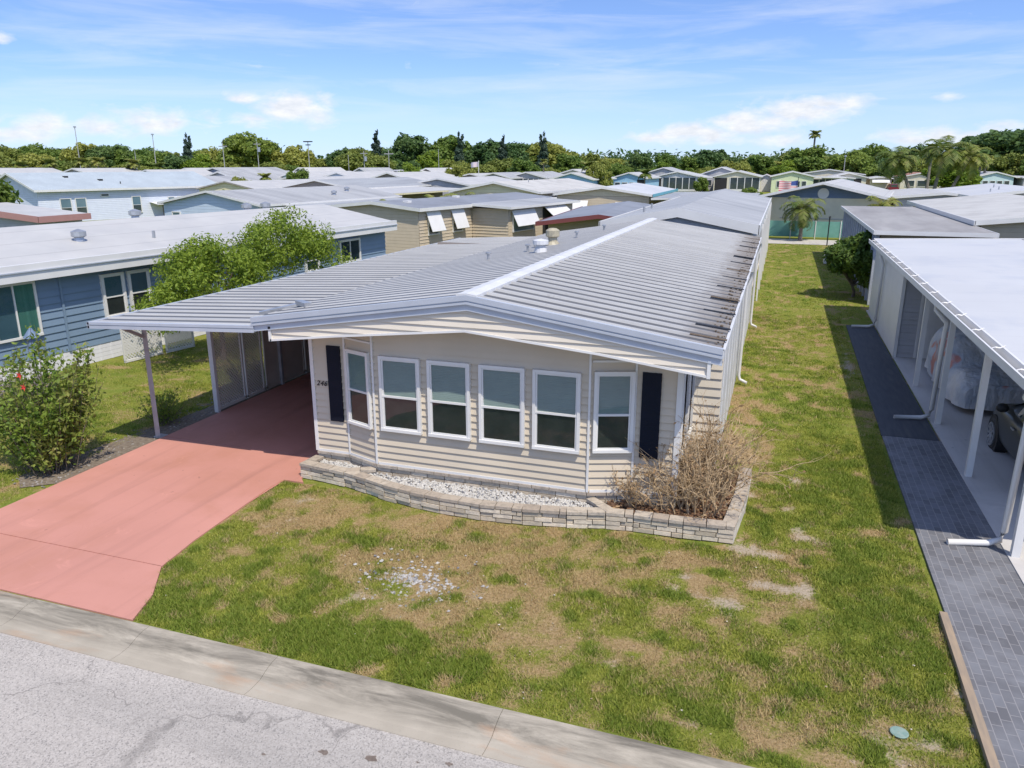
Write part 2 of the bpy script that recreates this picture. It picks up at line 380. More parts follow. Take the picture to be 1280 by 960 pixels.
# ------------------------------------------------------------------ ground
def blob(x, y, cx, cy, rx, ry): return math.exp(-(((x-cx)/rx)**2 + ((y-cy)/ry)**2))
BARE = [(.75,11.9,.45,.35,1.),(.62,12.7,.3,.3,.9),(.62,14,.2,.4,.7),(.3,10.0,.45,.3,.9),(.85,10.1,.3,.35,.8),(-.22,9.35,.35,.25,1.15),(-.85,9.6,.3,.35,.8),(-1.0,10.0,.35,.22,.8),
        (-1.45,7.6,.22,.16,.7),(-2.0,8.3,.22,.16,.6),(-5.1,7.9,.3,.22,.9),(-4.45,8.55,.9,.5,.75),(1.5,7.4,.28,.5,.8),(1.1,7.0,.4,.3,.5),(1.9,7.5,.3,.4,.6),(-.45,7.0,.4,.25,.6),
        (-7.6,10.4,.5,.3,.7),(-.1,13.8,.14,1.6,.9),(-.1,11.1,.4,.25,.9),(-7.3,9.6,.5,.3,.5),(-3.4,8.6,.4,.3,.4),(.3,10.9,.4,.25,.8),(2.36,8.0,.16,.8,.9),(2.2,22,.3,1.6,.5),(2.25,25,.2,3,.7),(.4,22.6,1.,.5,.4),(1.7,23.5,.9,.4,.4),(3.0,35.6,1.2,.4,.6),(-13.7,12.2,.5,.5,.4)]
DRY = [(-5.,10.3,3.5,.6,.9),(-4.4,8.9,1.7,.9,.9),(-2.6,9.6,1.6,.8,.55),(-.4,10.2,1.6,.8,.5),(-1.9,7.9,1.3,.7,.5),(-3.3,8.0,1.2,.6,.5),(.2,8.3,1.5,.7,.35),(-.35,18,.5,3,.8),(-.2,15,.5,1.5,.7),(1.2,7.3,1.2,.6,.6),(.9,11.5,.8,1.2,.4),(-7.2,9.8,1.3,.6,.7),(-17,13,2,1,.5),(.5,27,3,2,.3),(1.8,20.5,1.2,1.5,.35),(-14,10.2,1.2,1.2,.3)]
LUSH = [(-6.0,7.1,2.2,.55,.8),(-3.6,7.0,2.5,.35,.7),(1.6,11.5,.7,4,.8),(1.2,15,.9,4,.8),(-5.6,9.5,1.6,.35,.6),(-1.0,7.6,1,.3,.4),(1.6,9.6,.8,.6,.6),(-4,10.,.9,.25,.5),(-.3,10.6,.8,.2,.4)]
def patch(x, y):
    n1 = noise.noise((x*1.1, y*1.1, 3.)); n2 = noise.noise((x*3.3, y*3.3, 9.)); n3 = noise.noise((x*.35, y*.35, 1.))
    n4 = noise.noise((x*7., y*7., 5.))
    n5 = noise.noise((x*2.6, y*2.6, 20.)); n6 = noise.noise((x*2.4, y*2.4, 33.))
    b = sum(w*blob(x, y, *p) for *p, w in BARE) if y < 38 else 0
    d = sum(w*blob(x, y, *p) for *p, w in DRY) if y < 30 else 0
    l = sum(w*blob(x, y, *p) for *p, w in LUSH) if y < 30 else 0
    bare = b*1.1 + n2*.9 + n4*.5 + n1*.25 - .58
    dry = .31 + max(0, n6-.1)*1.6 - max(0, n5-.12)*1.6 + d*.7 - l*.45 + n1*.7 + n2*.8 + n4*.55
    lush = .40 + max(0, n5-.12)*2.2 - max(0, n6-.1)*1.5 + l*.6 - d*.3 + n3*.6 - n1*.4 + n2*.6 + n4*.4
    cl = lambda v: min(1., max(0., v))
    return cl(bare*1.3), cl(dry-.1), cl(lush)

def axis(pts):
    out = []
    for a, b, st in pts:
        k = max(1, int(round((b-a)/st))); out += [a+(b-a)*i/k for i in range(k)]
    return out + [pts[-1][1]]
xs = axis([(-1500,-300,400),(-300,-60,60),(-60,-20,8),(-20,-13,.5),(-13,3.8,.11),(3.8,20,4),(20,100,20),(100,1500,350)])
ys = axis([(-200,0,100),(0,6,3),(6,6.42,.42),(6.42,6.5,.08),(6.5,16,.11),(16,31,.2),(31,60,.4),(60,100,5),(100,300,40),(300,2500,500)])
gv = []; ga = []
for y in ys:
    for x in xs:
        z = -.25 if y < 6.43 else 0.
        if 6.6 < y < 40 and -20 < x < 3: z += .02*noise.noise((x*.8, y*.8, 0)) + .012*noise.noise((x*4, y*4, 0)) - .012
        gv.append((x, y, z)); ga.append(patch(x, y) if -25 < x < 8 and 6 < y < 62 else (0., .35+.3*noise.noise((x*.05, y*.05, 2)), .5))
nx = len(xs)
gf = [(j*nx+i, j*nx+i+1, (j+1)*nx+i+1, (j+1)*nx+i) for j in range(len(ys)-1) for i in range(nx-1)]
gm = bpy.data.meshes.new('ground'); gm.from_pydata(gv, [], gf)
ca = gm.color_attributes.new('patch', 'FLOAT_COLOR', 'POINT')
ca.data.foreach_set('color', np.array([(a, b, c, 1.) for a, b, c in ga], dtype=np.float32).ravel())
def ground_mat():
    m, t, out = nt('lawn_soil_and_turf')
    v = coords(t)
    at = N(t, 'ShaderNodeAttribute', attribute_name='patch'); sc = N(t, 'ShaderNodeSeparateColor'); t.links.new(at.outputs['Color'], sc.inputs[0])
    bare, dry, lush = sc.outputs[0], sc.outputs[1], sc.outputs[2]
    big = noise_n(t, v, .7, 6, .65, .4); dry = math_n(t, 'ADD', dry, math_n(t, 'MULTIPLY', math_n(t, 'SUBTRACT', big, .5), 1.4))
    fine = noise_n(t, v, 24, 6, .7); mid = noise_n(t, v, 5, 6, .65)
    g = mixc(t, ramp(t, mid, .3, .7), (.17,.19,.032), (.25,.25,.05))
    g = mixc(t, math_n(t, 'MULTIPLY', lush, .55), g, (.12,.20,.025))
    g = mixc(t, ramp(t, fine, .55, .75), g, (.30,.29,.08))
    g = mixc(t, ramp(t, fine, .42, .28), g, (.04,.055,.013))
    th = mixc(t, ramp(t, fine, .3, .7), (.23,.15,.07), (.44,.32,.165))
    g = mixc(t, ramp(t, math_n(t, 'ADD', dry, math_n(t, 'MULTIPLY', math_n(t, 'SUBTRACT', fine, .5), 1.6)), .45, .95), g, th)
    sand = mixc(t, ramp(t, fine, .3, .7), (.34,.27,.19), (.47,.39,.29))
    g = mixc(t, ramp(t, math_n(t, 'ADD', bare, math_n(t, 'MULTIPLY', math_n(t, 'SUBTRACT', fine, .5), 2.4)), .22, .95), g, sand)
    p = principled(t, out, g, .95, .1)
    bump(t, p, fine, .8, .05); return m
gm.materials.append(ground_mat())
ground = bpy.data.objects.new('ground', gm); COL.objects.link(ground); tag(ground, kind='structure')

# grass blades on the lawn
def on_lawn(x, y):
    if y < 6.56: return False
    if x > 2.40: return False
    xe = np.interp(y, [6.5,7.1,7.76,10.6,11.02], [-7.33,-7.55,-8.0,-8.24,-8.22])
    if x < xe+.02: return False
    if x < -.1 and y > np.interp(x, [-8.3,-8.0,-7.0,-6.05,-4.93,-3.5,-2.2,-1.77,-.24], [11.0,11.2,11.1,10.82,10.62,10.68,10.98,11.04,11.1]): return False
    if y > 11.0 and x < -.1: return False
    return True
def blades(name, regions, seed, hgt=(.016,.042)):
    r = np.random.default_rng(seed); pts = []; cols = []
    for (x0, x1, y0, y1, n, test) in regions:
        X = r.uniform(x0, x1, n); Y = r.uniform(y0, y1, n); U = r.random(n)
        for x, y, u in zip(X, Y, U):
            if test and not test(x, y): continue
            b, d, l = patch(x, y)
            if u < (1-b)*(1-.55*d)*(.45+.55*l): pts.append((x, y)); cols.append((b, d, l, 1))
    P = np.array(pts); n = len(P); print(name, n)
    h = r.uniform(hgt[0], hgt[1], n)*(.6+.8*np.array(cols)[:,2]); a = r.uniform(0, 2*np.pi, n); w = r.uniform(.004, .009, n)*(1+ (P[:,1]-7)*.05)
    la = r.uniform(0, 2*np.pi, n); lean = r.uniform(.3, 1.6, n)*h
    V = np.zeros((n, 3, 3), dtype=np.float32)
    V[:,0,0] = P[:,0]-np.cos(a)*w; V[:,0,1] = P[:,1]-np.sin(a)*w; V[:,0,2] = -.015
    V[:,1,0] = P[:,0]+np.cos(a)*w; V[:,1,1] = P[:,1]+np.sin(a)*w; V[:,1,2] = -.015
    V[:,2,0] = P[:,0]+np.cos(la)*lean; V[:,2,1] = P[:,1]+np.sin(la)*lean; V[:,2,2] = h
    me = bpy.data.meshes.new(name); me.vertices.add(3*n); me.vertices.foreach_set('co', V.ravel())
    me.loops.add(3*n); me.loops.foreach_set('vertex_index', np.arange(3*n, dtype=np.int32))
    me.polygons.add(n); me.polygons.foreach_set('loop_start', np.arange(0, 3*n, 3, dtype=np.int32)); me.polygons.foreach_set('loop_total', np.full(n, 3, dtype=np.int32))
    ca = me.color_attributes.new('patch', 'FLOAT_COLOR', 'POINT'); ca.data.foreach_set('color', np.repeat(np.array(cols, dtype=np.float32), 3, axis=0).ravel())
    me.update(); return me
def blade_mat():
    m, t, out = nt('grass_blade'); g = N(t, 'ShaderNodeNewGeometry')
    at = N(t, 'ShaderNodeAttribute', attribute_name='patch'); sc = N(t, 'ShaderNodeSeparateColor'); t.links.new(at.outputs['Color'], sc.inputs[0])
    r = g.outputs['Random Per Island']
    c = mixc(t, r, (.20,.25,.03), (.48,.47,.10)); c = mixc(t, math_n(t, 'MULTIPLY', ramp(t, sc.outputs[2], .3, 1.), .5), c, (.11,.21,.025))
    c = mixc(t, ramp(t, math_n(t, 'ADD', math_n(t, 'MULTIPLY', sc.outputs[1], .75), math_n(t, 'MULTIPLY', r, .55)), .48, .8), c, (.50,.385,.19))
    p = N(t, 'ShaderNodeBsdfPrincipled'); t.links.new(c, p.inputs['Base Color']); p.inputs['Roughness'].default_value = .6; p.inputs['Specular IOR Level'].default_value = .2
    tl = N(t, 'ShaderNodeBsdfTranslucent'); t.links.new(c, tl.inputs[0]); mx = N(t, 'ShaderNodeMixShader'); mx.inputs[0].default_value = .35
    t.links.new(p.outputs[0], mx.inputs[1]); t.links.new(tl.outputs[0], mx.inputs[2]); t.links.new(mx.outputs[0], out.inputs[0]); return m
me = blades('grass', [(-8.2, 2.42, 6.55, 11.3, 420000, on_lawn), (-.15, 2.42, 11.3, 17, 70000, on_lawn), (-.7, 2.45, 17, 31, 70000, None), (-.95, 6., 31, 60, 80000, lambda x, y: not (x > 3.3 and y < 33)),
                      (-15.5, -12.2, 7, 16, 60000, lambda x, y: x < -12.55 or y < 9.3), (-20, -12.6, 15, 27, 60000, lambda x, y: x > -18.5+(y-15)*.12)], 5)
o = link('grass', me, blade_mat()); tag(o, 'short patchy green grass growing on the sandy lawn', 'grass', kind='stuff')

# road, kerb
mb = MB(); mb.poly([(-80,-60,-.06),(80,-60,-.06),(80,5.9,-.06),(-80,5.9,-.06)]); tag(mb.build('road', W['asphalt']), kind='structure')
mb = MB()
prof = [(5.88,-.3),(5.88,-.052),(6.02,-.066),(6.16,-.06),(6.30,-.01),(6.40,.012),(6.52,.014),(6.52,-.3)]
xk = [-60,-8.95,-7.05,-5.15,-2.33,.5,3.5,6.5,60]
for i in range(len(xk)-1):
    a, b = xk[i]+.003, xk[i+1]-.003
    mb.prism([(a, y, z) for y, z in prof], (b-a, 0, 0))
tag(mb.build('kerb', W['kerb']), kind='structure')

# driveway
mb = MB()
jy = [6.54, 7.76, 12.2, 17, 23, 29.5]
for i in range(len(jy)-1):
    y0, y1 = jy[i]+.008, jy[i+1]-.008
    if i == 0: pts = [(-13.0,y0,.02),(-7.35,y0,.02),(-7.55,7.1,.02),(-8.0,y1,.02),(-12.0,y1,.02)]
    elif i == 1: pts = [(-12.0,y0,.02),(-8.0,y0,.02),(-8.12,8.6,.02),(-8.24,10.6,.02),(-8.22,11.02,.02),(-7.8,11.04,.02),(-7.95,11.2,.02),(-7.95,y1,.02),(-12.0,y1,.02)]
    else: pts = [(-12.0,y0,.02),(-7.95,y0,.02),(-7.95,y1,.02),(-12.0,y1,.02)]
    mb.prism([(x, y, -.1) for x, y, z in pts], (0,0,.12))
mb.poly([(-12.6,6.6,.008),(-8.2,6.6,.008),(-8.2,29,.008),(-11.9,29,.008),(-11.9,8,.008)])
tag(mb.build('driveway', W['pink']), kind='structure')
mb = MB(); mb.poly([(-13.0,9.6,.006),(-12.5,9.2,.006),(-12.0,9.6,.006),(-12.0,29,.006),(-12.5,29,.006),(-12.55,14,.006),(-12.9,10.8,.006)])
tag(mb.build('planting_bed', MAT('dark_mulch', (.12,.09,.065), (.24,.20,.15), rough=.95, scale=14, bmp=.8)), kind='structure')
# scattered stone chips in the bed
def stones(name, pts, mat, s=(.015,.035), seed=1, z0=0., flat=.6):
    r = random.Random(seed); mb = MB()
    for (x, y, z) in pts:
        a = r.uniform(*s); b = a*r.uniform(.6,1); h = a*flat; th = r.uniform(0, 3.14); ct, st = math.cos(th), math.sin(th)
        P = [(a,0,0),(0,b,0),(-a,0,0),(0,-b,0)]
        v = [(x+px*ct-py*st, y+px*st+py*ct, z+z0) for px, py, _ in P] + [(x+r.uniform(-.3,.3)*a, y+r.uniform(-.3,.3)*a, z+z0+h)]
        mb.add(v, [(0,1,4),(1,2,4),(2,3,4),(3,0,4)])
    return mb.build(name, mat)
r = random.Random(4)
pts = [(r.uniform(-12.95,-12.1), r.uniform(9.3,15), .008) for _ in range(350)]
tag(stones('gravel', pts, pebble_mat('grey_chip', (.26,.24,.21), (.14,.12,.11), (.34,.31,.28)), (.012,.035), 2), 'loose grey stone chips in the bed along the driveway', 'gravel', kind='stuff')
pts = []
for _ in range(330):
    a = r.uniform(0, 6.28); q = abs(r.gauss(0, .62)); pts.append((-4.42+math.cos(a)*q*1.0, 8.62+math.sin(a)*q*.62, 0.004))
tag(stones('pebbles', pts, pebble_mat('patch_pebble', (.44,.42,.39), (.26,.25,.24), (.16,.16,.17)), (.014,.04), 3), 'scattered white and grey pebbles on a worn lawn patch', 'pebbles', kind='stuff')

# path of the back street, stone strip, pavers, right slab
mb = MB(); mb.poly([(-40,60,.012),(40,60,.012),(40,64.0,.012),(-40,64.0,.012)]); tag(mb.build('back_street', W['path']), kind='structure')
mb = MB(); mb.prism([(-1.35,33,0),(-.98,33,0),(-.93,46,0),(-1.0,60,0),(-1.35,60,0)], (0,0,.03)); tag(mb.build('stone_path', MAT('pale_crushed_stone', (.55,.51,.45), (.42,.39,.34), rough=.95, scale=12, bmp=.6)), kind='structure')
mb = MB(); mb.prism([(3.64,7,-.1),(12,7,-.1),(12,33,-.1),(3.54,33,-.1)], (0,0,.14)); tag(mb.build('carport_slab', W['concrete']), kind='structure')
mb = MB(); mb.prism([(2.47,6.56,-.1),(3.637,6.56,-.1),(3.61,17.2,-.1),(2.47,17.2,-.1)], (0,0,.125)); tag(mb.build('paver_walkway', W['paver']), kind='structure')
mb = MB(); mb.prism([(2.46,17.22,.0),(3.56,17.22,.0),(3.50,29.6,.0),(2.58,29.6,.0)], (0,0,.03)); tag(mb.build('walkway_mat', W['mat']), 'long black rubber mat laid along the neighbour wall beyond the pavers', 'mat')
mb = MB(); mb.bar((2.40,6.9,.03),(2.43,10.0,.03), .09, .09); tag(mb.build('edging_board', W['wood']), 'weathered wooden board edging the grey brick pavers', 'board')
mb = MB(); mb.lathe((1.62,7.5,0.), [(.0,.0),(.085,.0),(.09,.014),(.08,.018),(.0,.018)], 16)
tag(mb.build('valve_cover', MAT('faded_teal_plastic', (.17,.27,.23), (.26,.33,.28), rough=.6, scale=20)), 'small round faded teal utility cover set in the lawn', 'utility cover')
# dark spots on the road
mb = MB(); r = random.Random(9)
for cx, cy, s in [(-3.85,5.42,.07),(-3.36,5.5,.09),(-2.6,5.68,.05),(-2.2,5.72,.06),(-4.4,5.2,.03),(-2.9,5.6,.02),(-3.0,5.4,.02)]:
    k = 11; mb.poly([(cx+math.cos(6.283*i/k)*s*r.uniform(.5,1.1), cy+math.sin(6.283*i/k)*s*.55*r.uniform(.5,1.2), -.0555) for i in range(k)])
tag(mb.build('road_stains', MAT('oil_stain', (.13,.10,.08), (.2,.16,.13), rough=.8, scale=30)), kind='structure')

# ------------------------------------------------------------------ planter
def block_wall(mb, path, z0, n, h, t, L, seed, jit=.016, gap=.013, inset=0):
    r = random.Random(seed)
    for k in range(n):
        for i in range(len(path)-1):
            a = Vector((*path[i], 0)); b = Vector((*path[i+1], 0)); ln = (b-a).length; u = (b-a)/ln; nn = Vector((u.y, -u.x, 0))
            s = 0.
            first = r.uniform(.4, 1)*L if k % 2 else L
            while s < ln-1e-3:
                w = min(first*r.uniform(.8,1.15), ln-s); first = L
                if ln-s-w < .08: w = ln-s
                j = r.uniform(-jit, jit)
                A = a+u*(s+gap/2); B = a+u*(s+w-gap/2)
                o0 = nn*(j+.0); o1 = -nn*t
                z = z0+k*h
                q = [A+o0, B+o0, B+o1, A+o1]
                q = [p+Vector((0,0,z+gap/2)) for p in q]
                mb.prism(q, (0,0,h-gap)); s += w
    return mb
planter = empty('planter', (-4,11.2,0)); tag(planter, 'low curved stone block planter along the front of the beige house', 'planter')
def sub(path): return [(x+4, y-11.2) for x, y in path]
front = [(-8.0,11.26),(-7.0,11.14),(-6.5,11.0),(-6.05,10.86),(-5.5,10.75),(-4.93,10.68),(-4.2,10.66),(-3.5,10.73),(-2.8,10.86),(-2.2,11.02),(-1.77,11.08),(-1.0,11.1),(-.24,11.16)]
right = [(-.24,11.16),(-.12,12.4),(-.08,13.7)]
left = [(-7.96,11.72),(-8.0,11.26)]
mb = MB(); block_wall(mb, sub(front), 0, 3, .078, .16, .3, 1); block_wall(mb, sub(left), 0, 3, .078, .16, .3, 2)
mb.build('block_wall', W['block'], planter)
mb = MB(); block_wall(mb, sub(right), 0, 3, .078, .12, .4, 3, .003)
mb.build('side_wall', MAT('pale_side_block', (.62,.58,.52), (.5,.46,.4), rough=.9, scale=8), planter)
mb = MB(); block_wall(mb, [(x, y-.02) for x, y in sub(front)], .236, 1, .062, .2, .32, 5, .008); block_wall(mb, sub(right), .236, 1, .055, .2, .35, 6, .006); block_wall(mb, sub(left), .236, 1, .06, .2, .3, 7)
block_wall(mb, sub([(-6.98,11.16),(-6.5,11.42)]), .238, 1, .064, .16, .3, 8); block_wall(mb, sub([(-2.62,11.42),(-2.2,11.06)]), .238, 1, .066, .16, .3, 9)
mb.build('coping', W['cope'], planter)
mb = MB(); mb.prism([Vector((x+4, y-11.2, -.05)) for x, y in [(-7.95,11.3),(-7.0,11.2),(-6.0,10.95),(-4.93,10.76),(-3.5,10.8),(-2.2,11.1),(-.3,11.22),(-.16,13.7),(-1.3,13.7),(-1.3,11.9),(-7.95,11.9)]], (0,0,.24))
mb.build('soil', MAT('planter_soil', (.16,.11,.07), (.10,.07,.05), rough=.95, scale=12), planter)
# pebbles in bed
def inpoly(x, y, P):
    c = False; n = len(P)
    for i in range(n):
        x0, y0 = P[i]; x1, y1 = P[(i+1) % n]
        if (y0 > y) != (y1 > y) and x < (x1-x0)*(y-y0)/(y1-y0)+x0: c = not c
    return c
bed = [(-7.85,11.35),(-7.0,11.24),(-6.0,10.98),(-4.93,10.8),(-3.5,10.86),(-2.25,11.14),(-2.6,11.45),(-6.5,11.45),(-7.2,11.7),(-7.85,11.7)]
r = random.Random(21); pts = []
while len(pts) < 5200:
    x, y = r.uniform(-7.9,-2.2), r.uniform(10.75,11.72)
    if inpoly(x, y, bed): pts.append((x, y, .188+r.uniform(0,.03)))
tag(stones('white_pebbles', pts, W['pebble'], (.016,.036), 22, flat=.8), 'bed of white and grey pebbles filling the curved stone planter', 'pebbles', kind='stuff')
lbed = [(-2.5,11.45),(-2.15,11.16),(-.32,11.26),(-.2,13.6),(-1.2,13.6),(-1.2,11.7),(-2,11.7)]
pts = []
while len(pts) < 2600:
    x, y = r.uniform(-2.5,-.2), r.uniform(11.1,13.6)
    if inpoly(x, y, lbed): pts.append((x, y, .185+r.uniform(0,.06)))
tag(stones('leaf_litter', pts, W['leaflitter'], (.03,.06), 23, flat=.35), 'dry brown leaf litter under the bare twiggy bush', 'leaf litter', kind='stuff')
# dead-leaf scatter on the lawn
pts = [(r.uniform(-7.5,2.3), r.uniform(6.7,11), .006) for _ in range(260)]
tag(stones('fallen_leaves', pts, pebble_mat('bleached_leaf', (.42,.34,.22), (.24,.15,.08), (.55,.5,.42)), (.008,.02), 24, flat=.4), 'small bleached fallen leaves scattered over the lawn', 'fallen leaves', kind='stuff')

# ------------------------------------------------------------------ windows
def window(parent, F, u0, u1, z0, z1, kind='hung', fr=.05, proud=.05, name='window', fm='white', up='blind', low='screen', d0=.0, glass=True):
    mb = MB(); f = fr
    mb.fbox(F, u0, u1, z1-f, z1, d0, proud); mb.fbox(F, u0, u1, z0, z0+f, d0, proud+.012)
    mb.fbox(F, u0, u0+f, z0+f, z1-f, d0, proud); mb.fbox(F, u1-f, u1, z0+f, z1-f, d0, proud)
    zm = z0+(z1-z0)*.47
    if kind == 'hung': mb.fbox(F, u0+f, u1-f, zm-.018, zm+.018, d0, proud-.008)
    if kind == 'slide': mb.fbox(F, (u0+u1)/2-.02, (u0+u1)/2+.02, z0+f, z1-f, d0, proud-.008)
    if kind == 'hung' and fr >= .045:
        g = .028; a, b = u0+f, u1-f     # sash rails
        mb.fbox(F, a, a+g, z0+f, z1-f, d0, proud-.016); mb.fbox(F, b-g, b, z0+f, z1-f, d0, proud-.016)
        mb.fbox(F, a+g, b-g, z1-f-g, z1-f, d0, proud-.016); mb.fbox(F, a+g, b-g, z0+f, z0+f+g, d0, proud-.016)
    w = mb.build(name, W[fm], parent)
    P, u, n = F; D = proud-.034
    q = lambda a, b, c, d, dd: [P+u*a+n*dd+Vector((0,0,c)), P+u*b+n*dd+Vector((0,0,c)), P+u*b+n*dd+Vector((0,0,d)), P+u*a+n*dd+Vector((0,0,d))]
    if kind == 'hung':
        MB().poly(q(u0+f, u1-f, zm, z1-f, D-.006)).build('blind', W[up], w); MB().poly(q(u0+f, u1-f, z0+f, zm, D-.004)).build('screen', W[low], w)
    elif kind == 'slide':
        m_ = (u0+u1)/2
        MB().poly(q(u0+f, m_, z0+f, z1-f, D-.006)).build('screen', W[low], w); MB().poly(q(m_, u1-f, z0+f, z1-f, D-.006)).build('blind', W[up], w)
    else: MB().poly(q(u0+f, u1-f, z0+f, z1-f, D-.006)).build('pane', W[low], w)
    if glass and kind in ('hung', 'slide'): MB().poly(q(u0+f, u1-f, z0+f, z1-f, D)).build('pane', W['glass'], w)
    return w

def ribbed(mb, x0, z0, x1, z1, y0, y1, pitch=.40, rib=.04):
    y = y0; pr = []
    while y < y1-1e-3:
        pr += [(y, 0), (y+.015, rib), (y+.05, rib), (y+.065, 0), (y+.11, -.006), (min(y+pitch-.02, y1), .004)]; y += pitch
    pr.append((y1, 0)); pr = sorted(set(pr)); n = len(pr)
    v = [(x0, y, z0+h) for y, h in pr] + [(x1, y, z1+h) for y, h in pr]
    mb.add(v, [(i, i+1, n+i+1, n+i) for i in range(n-1)]); return mb

# ------------------------------------------------------------------ the beige house
H = empty('mobile_home', (-4.4,11,0)); OX, OY = 4.4, -11.
tag(H, 'beige mobile home with ribbed grey aluminium roof, bay windows, attached carport and house number 246', 'mobile home')
def L(x, y, z=0): return (x+OX, y+OY, z)
def FR(x0, y0, x1, y1): return frame((x0+OX, y0+OY), (x1+OX, y1+OY))
XR, ZR = -4.5, 3.62
# roof
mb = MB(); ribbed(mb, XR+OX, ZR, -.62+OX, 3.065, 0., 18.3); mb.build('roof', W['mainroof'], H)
mb = MB(); ribbed(mb, -8.52+OX, 3.02, XR+OX, ZR, 0., 18.3, rib=.012)
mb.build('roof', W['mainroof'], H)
mb = MB(); mb.prism([L(XR,11.02,ZR-.02),L(-.64,11.02,3.045),L(-.64,11.02,2.93),L(XR,11.02,ZR-.14),L(-8.5,11.02,2.9),L(-8.5,11.02,3.0)], (0,18.2,0)); mb.build('roof_deck', W['cream'], H)
mb = MB(); mb.add([L(XR-.17,10.94,ZR+.03),L(XR,10.94,ZR+.055),L(XR+.17,10.94,ZR+.03),L(XR-.17,29.32,ZR+.03),L(XR,29.32,ZR+.055),L(XR+.17,29.32,ZR+.03),
   L(XR-.17,10.94,ZR-.03),L(XR+.17,10.94,ZR-.03),L(XR-.17,29.32,ZR-.03),L(XR+.17,29.32,ZR-.03)], [(0,1,4,3),(1,2,5,4),(0,3,8,6),(2,7,9,5),(0,6,7,2,1)])
mb.build('ridge_cap', W['white_dirty'], H)
# stepped front fascia
mb = MB()
def rake(mb, pts, dz0, dz1, y0, y1):
    mb.prism([L(x, y0, z+dz0) for x, z in pts] + [L(x, y0, z+dz1) for x, z in reversed(pts)], (0, y1-y0, 0))
top = [(-8.54,3.04),(XR,ZR+.03),(-.6,3.09)]
rake(mb, top, -.085, .0, 10.93, 11.02); rake(mb, top, -.11, -.085, 10.955, 11.02); rake(mb, top, -.145, -.11, 10.925, 11.02)
rake(mb, top, -.235, -.145, 10.965, 11.02); rake(mb, top, -.25, -.235, 10.95, 11.02)
mb.build('fascia', W['fascia'], H)
# beige gable band with laps, trim and soffit
gb = [(-8.2,2.67),(-6.9,2.83),(-4.55,3.08),(-2.4,2.88),(-.78,2.67)]
zt = lambda x: ZR-.22-abs(x-XR)*.1425
mb = MB(); F, ln = FR(-8.2, 11.01, -.78, 11.01)
for i in range(4):
    (xa, za), (xb, zb) = gb[i], gb[i+1]
    ta, tb = zt(xa), zt(xb)
    siding(mb, F, [(xa+8.2,za),(xb+8.2,zb),(xb+8.2,tb),(xa+8.2,ta)], .115, .03, 2.55)
mb.build('gable_panel', W['cream'], H)
mb = MB()
for i in range(4): 
    (xa, za), (xb, zb) = gb[i], gb[i+1]
    mb.prism([L(xa,10.965,za-.03),L(xb,10.965,zb-.03),L(xb,10.965,zb+.005),L(xa,10.965,za+.005)], (0,.045,0))
mb.prism([L(-8.22,10.965,2.64),L(-8.17,10.965,2.64),L(-8.17,10.965,2.9),L(-8.22,10.965,2.9)], (0,.05,0)); mb.prism([L(-.8,10.96,2.63),L(-.75,10.96,2.63),L(-.75,10.96,2.9),L(-.8,10.96,2.9)], (0,.06,0))
mb.build('gable_trim', W['white'], H)
mb = MB()
for i in range(4):
    (xa, za), (xb, zb) = gb[i], gb[i+1]
    mb.prism([L(xa,11.012,za-.015),L(xb,11.012,zb-.015),L(xb,11.012,zb+.02),L(xa,11.012,za+.02)], (0,.78 if i < 3 else 3.0,0))
mb.build('soffit', W['beige'], H)
# front walls
zs = lambda x: [g for g in [np.interp(x, [p[0] for p in gb], [p[1] for p in gb])]][0]
def wallpoly(mb, x0, y0, x1, y1, z0=.4, mat=None):
    F, ln = FR(x0, y0, x1, y1); xm = max(min((XR-x0)/(x1-x0)*ln, ln), 0)
    pts = [(0, z0), (ln, z0), (ln, zs(x1)), (xm, zs(XR)) if 0 < xm < ln else None, (0, zs(x0))]
    siding(mb, F, [p for p in pts if p], .125, .03, z0); return F
mb = MB()
FL = wallpoly(mb, -7.9, 11.75, -7.2, 11.75); FSL = wallpoly(mb, -7.2, 11.75, -6.5, 11.5); FB = wallpoly(mb, -6.5, 11.5, -2.62, 11.5)
FSR = wallpoly(mb, -2.62, 11.5, -1.93, 11.75); FRR = wallpoly(mb, -1.93, 11.75, -1.22, 11.75)
mb.build('front_wall', W['beige'], H)
mb = MB(); F14, _ = FR(-1.25, 14.0, -.74, 14.0); siding(mb, F14, [(0,.3),(.51,.3),(.51,2.75),(0,2.75)], .17, .03, .3); mb.build('side_panel', W['cream'], H)
mb = MB(); F, ln = FR(-1.24, 11.78, -1.24, 14.0); mb.fbox(F, 0, ln, .35, 2.75, -.05, 0)
F, ln = FR(-.75, 14.0, -.75, 29.2); mb.fbox(F, 0, ln, .05, 2.95, -.05, 0)
for k in range(13): mb.fbox(F, .6+k*1.17, .64+k*1.17, .06, 2.9, 0, .012)
mb.build('side_wall', W['white_dirty'], H)
mb = MB(); mb.box(*L(-7.9,11.85,.06), *L(-7.85,29.2,2.95)); mb.box(*L(-7.9,29.15,.0), *L(-.75,29.2,2.95))
mb.box(*L(-7.9,11.86,0), *L(-1.26,11.95,2.6)); mb.build('side_wall', W['taupe'], H)
mb = MB(); pth = sub([(-7.9,11.73),(-7.2,11.73),(-6.5,11.48),(-2.62,11.48),(-1.93,11.73),(-1.2,11.73)]); pth = [(x-4+OX-4.4+4.4, y+11.2+OY) for x, y in pth]
block_wall(mb, pth, .0, 4, .082, .14, .36, 31, .004); mb.build('foundation', W['block'], H)
mb = MB(); block_wall(mb, [(x, y-.035) for x, y in pth], .33, 1, .06, .18, .36, 32, .003); mb.build('foundation_cap', W['cope'], H)
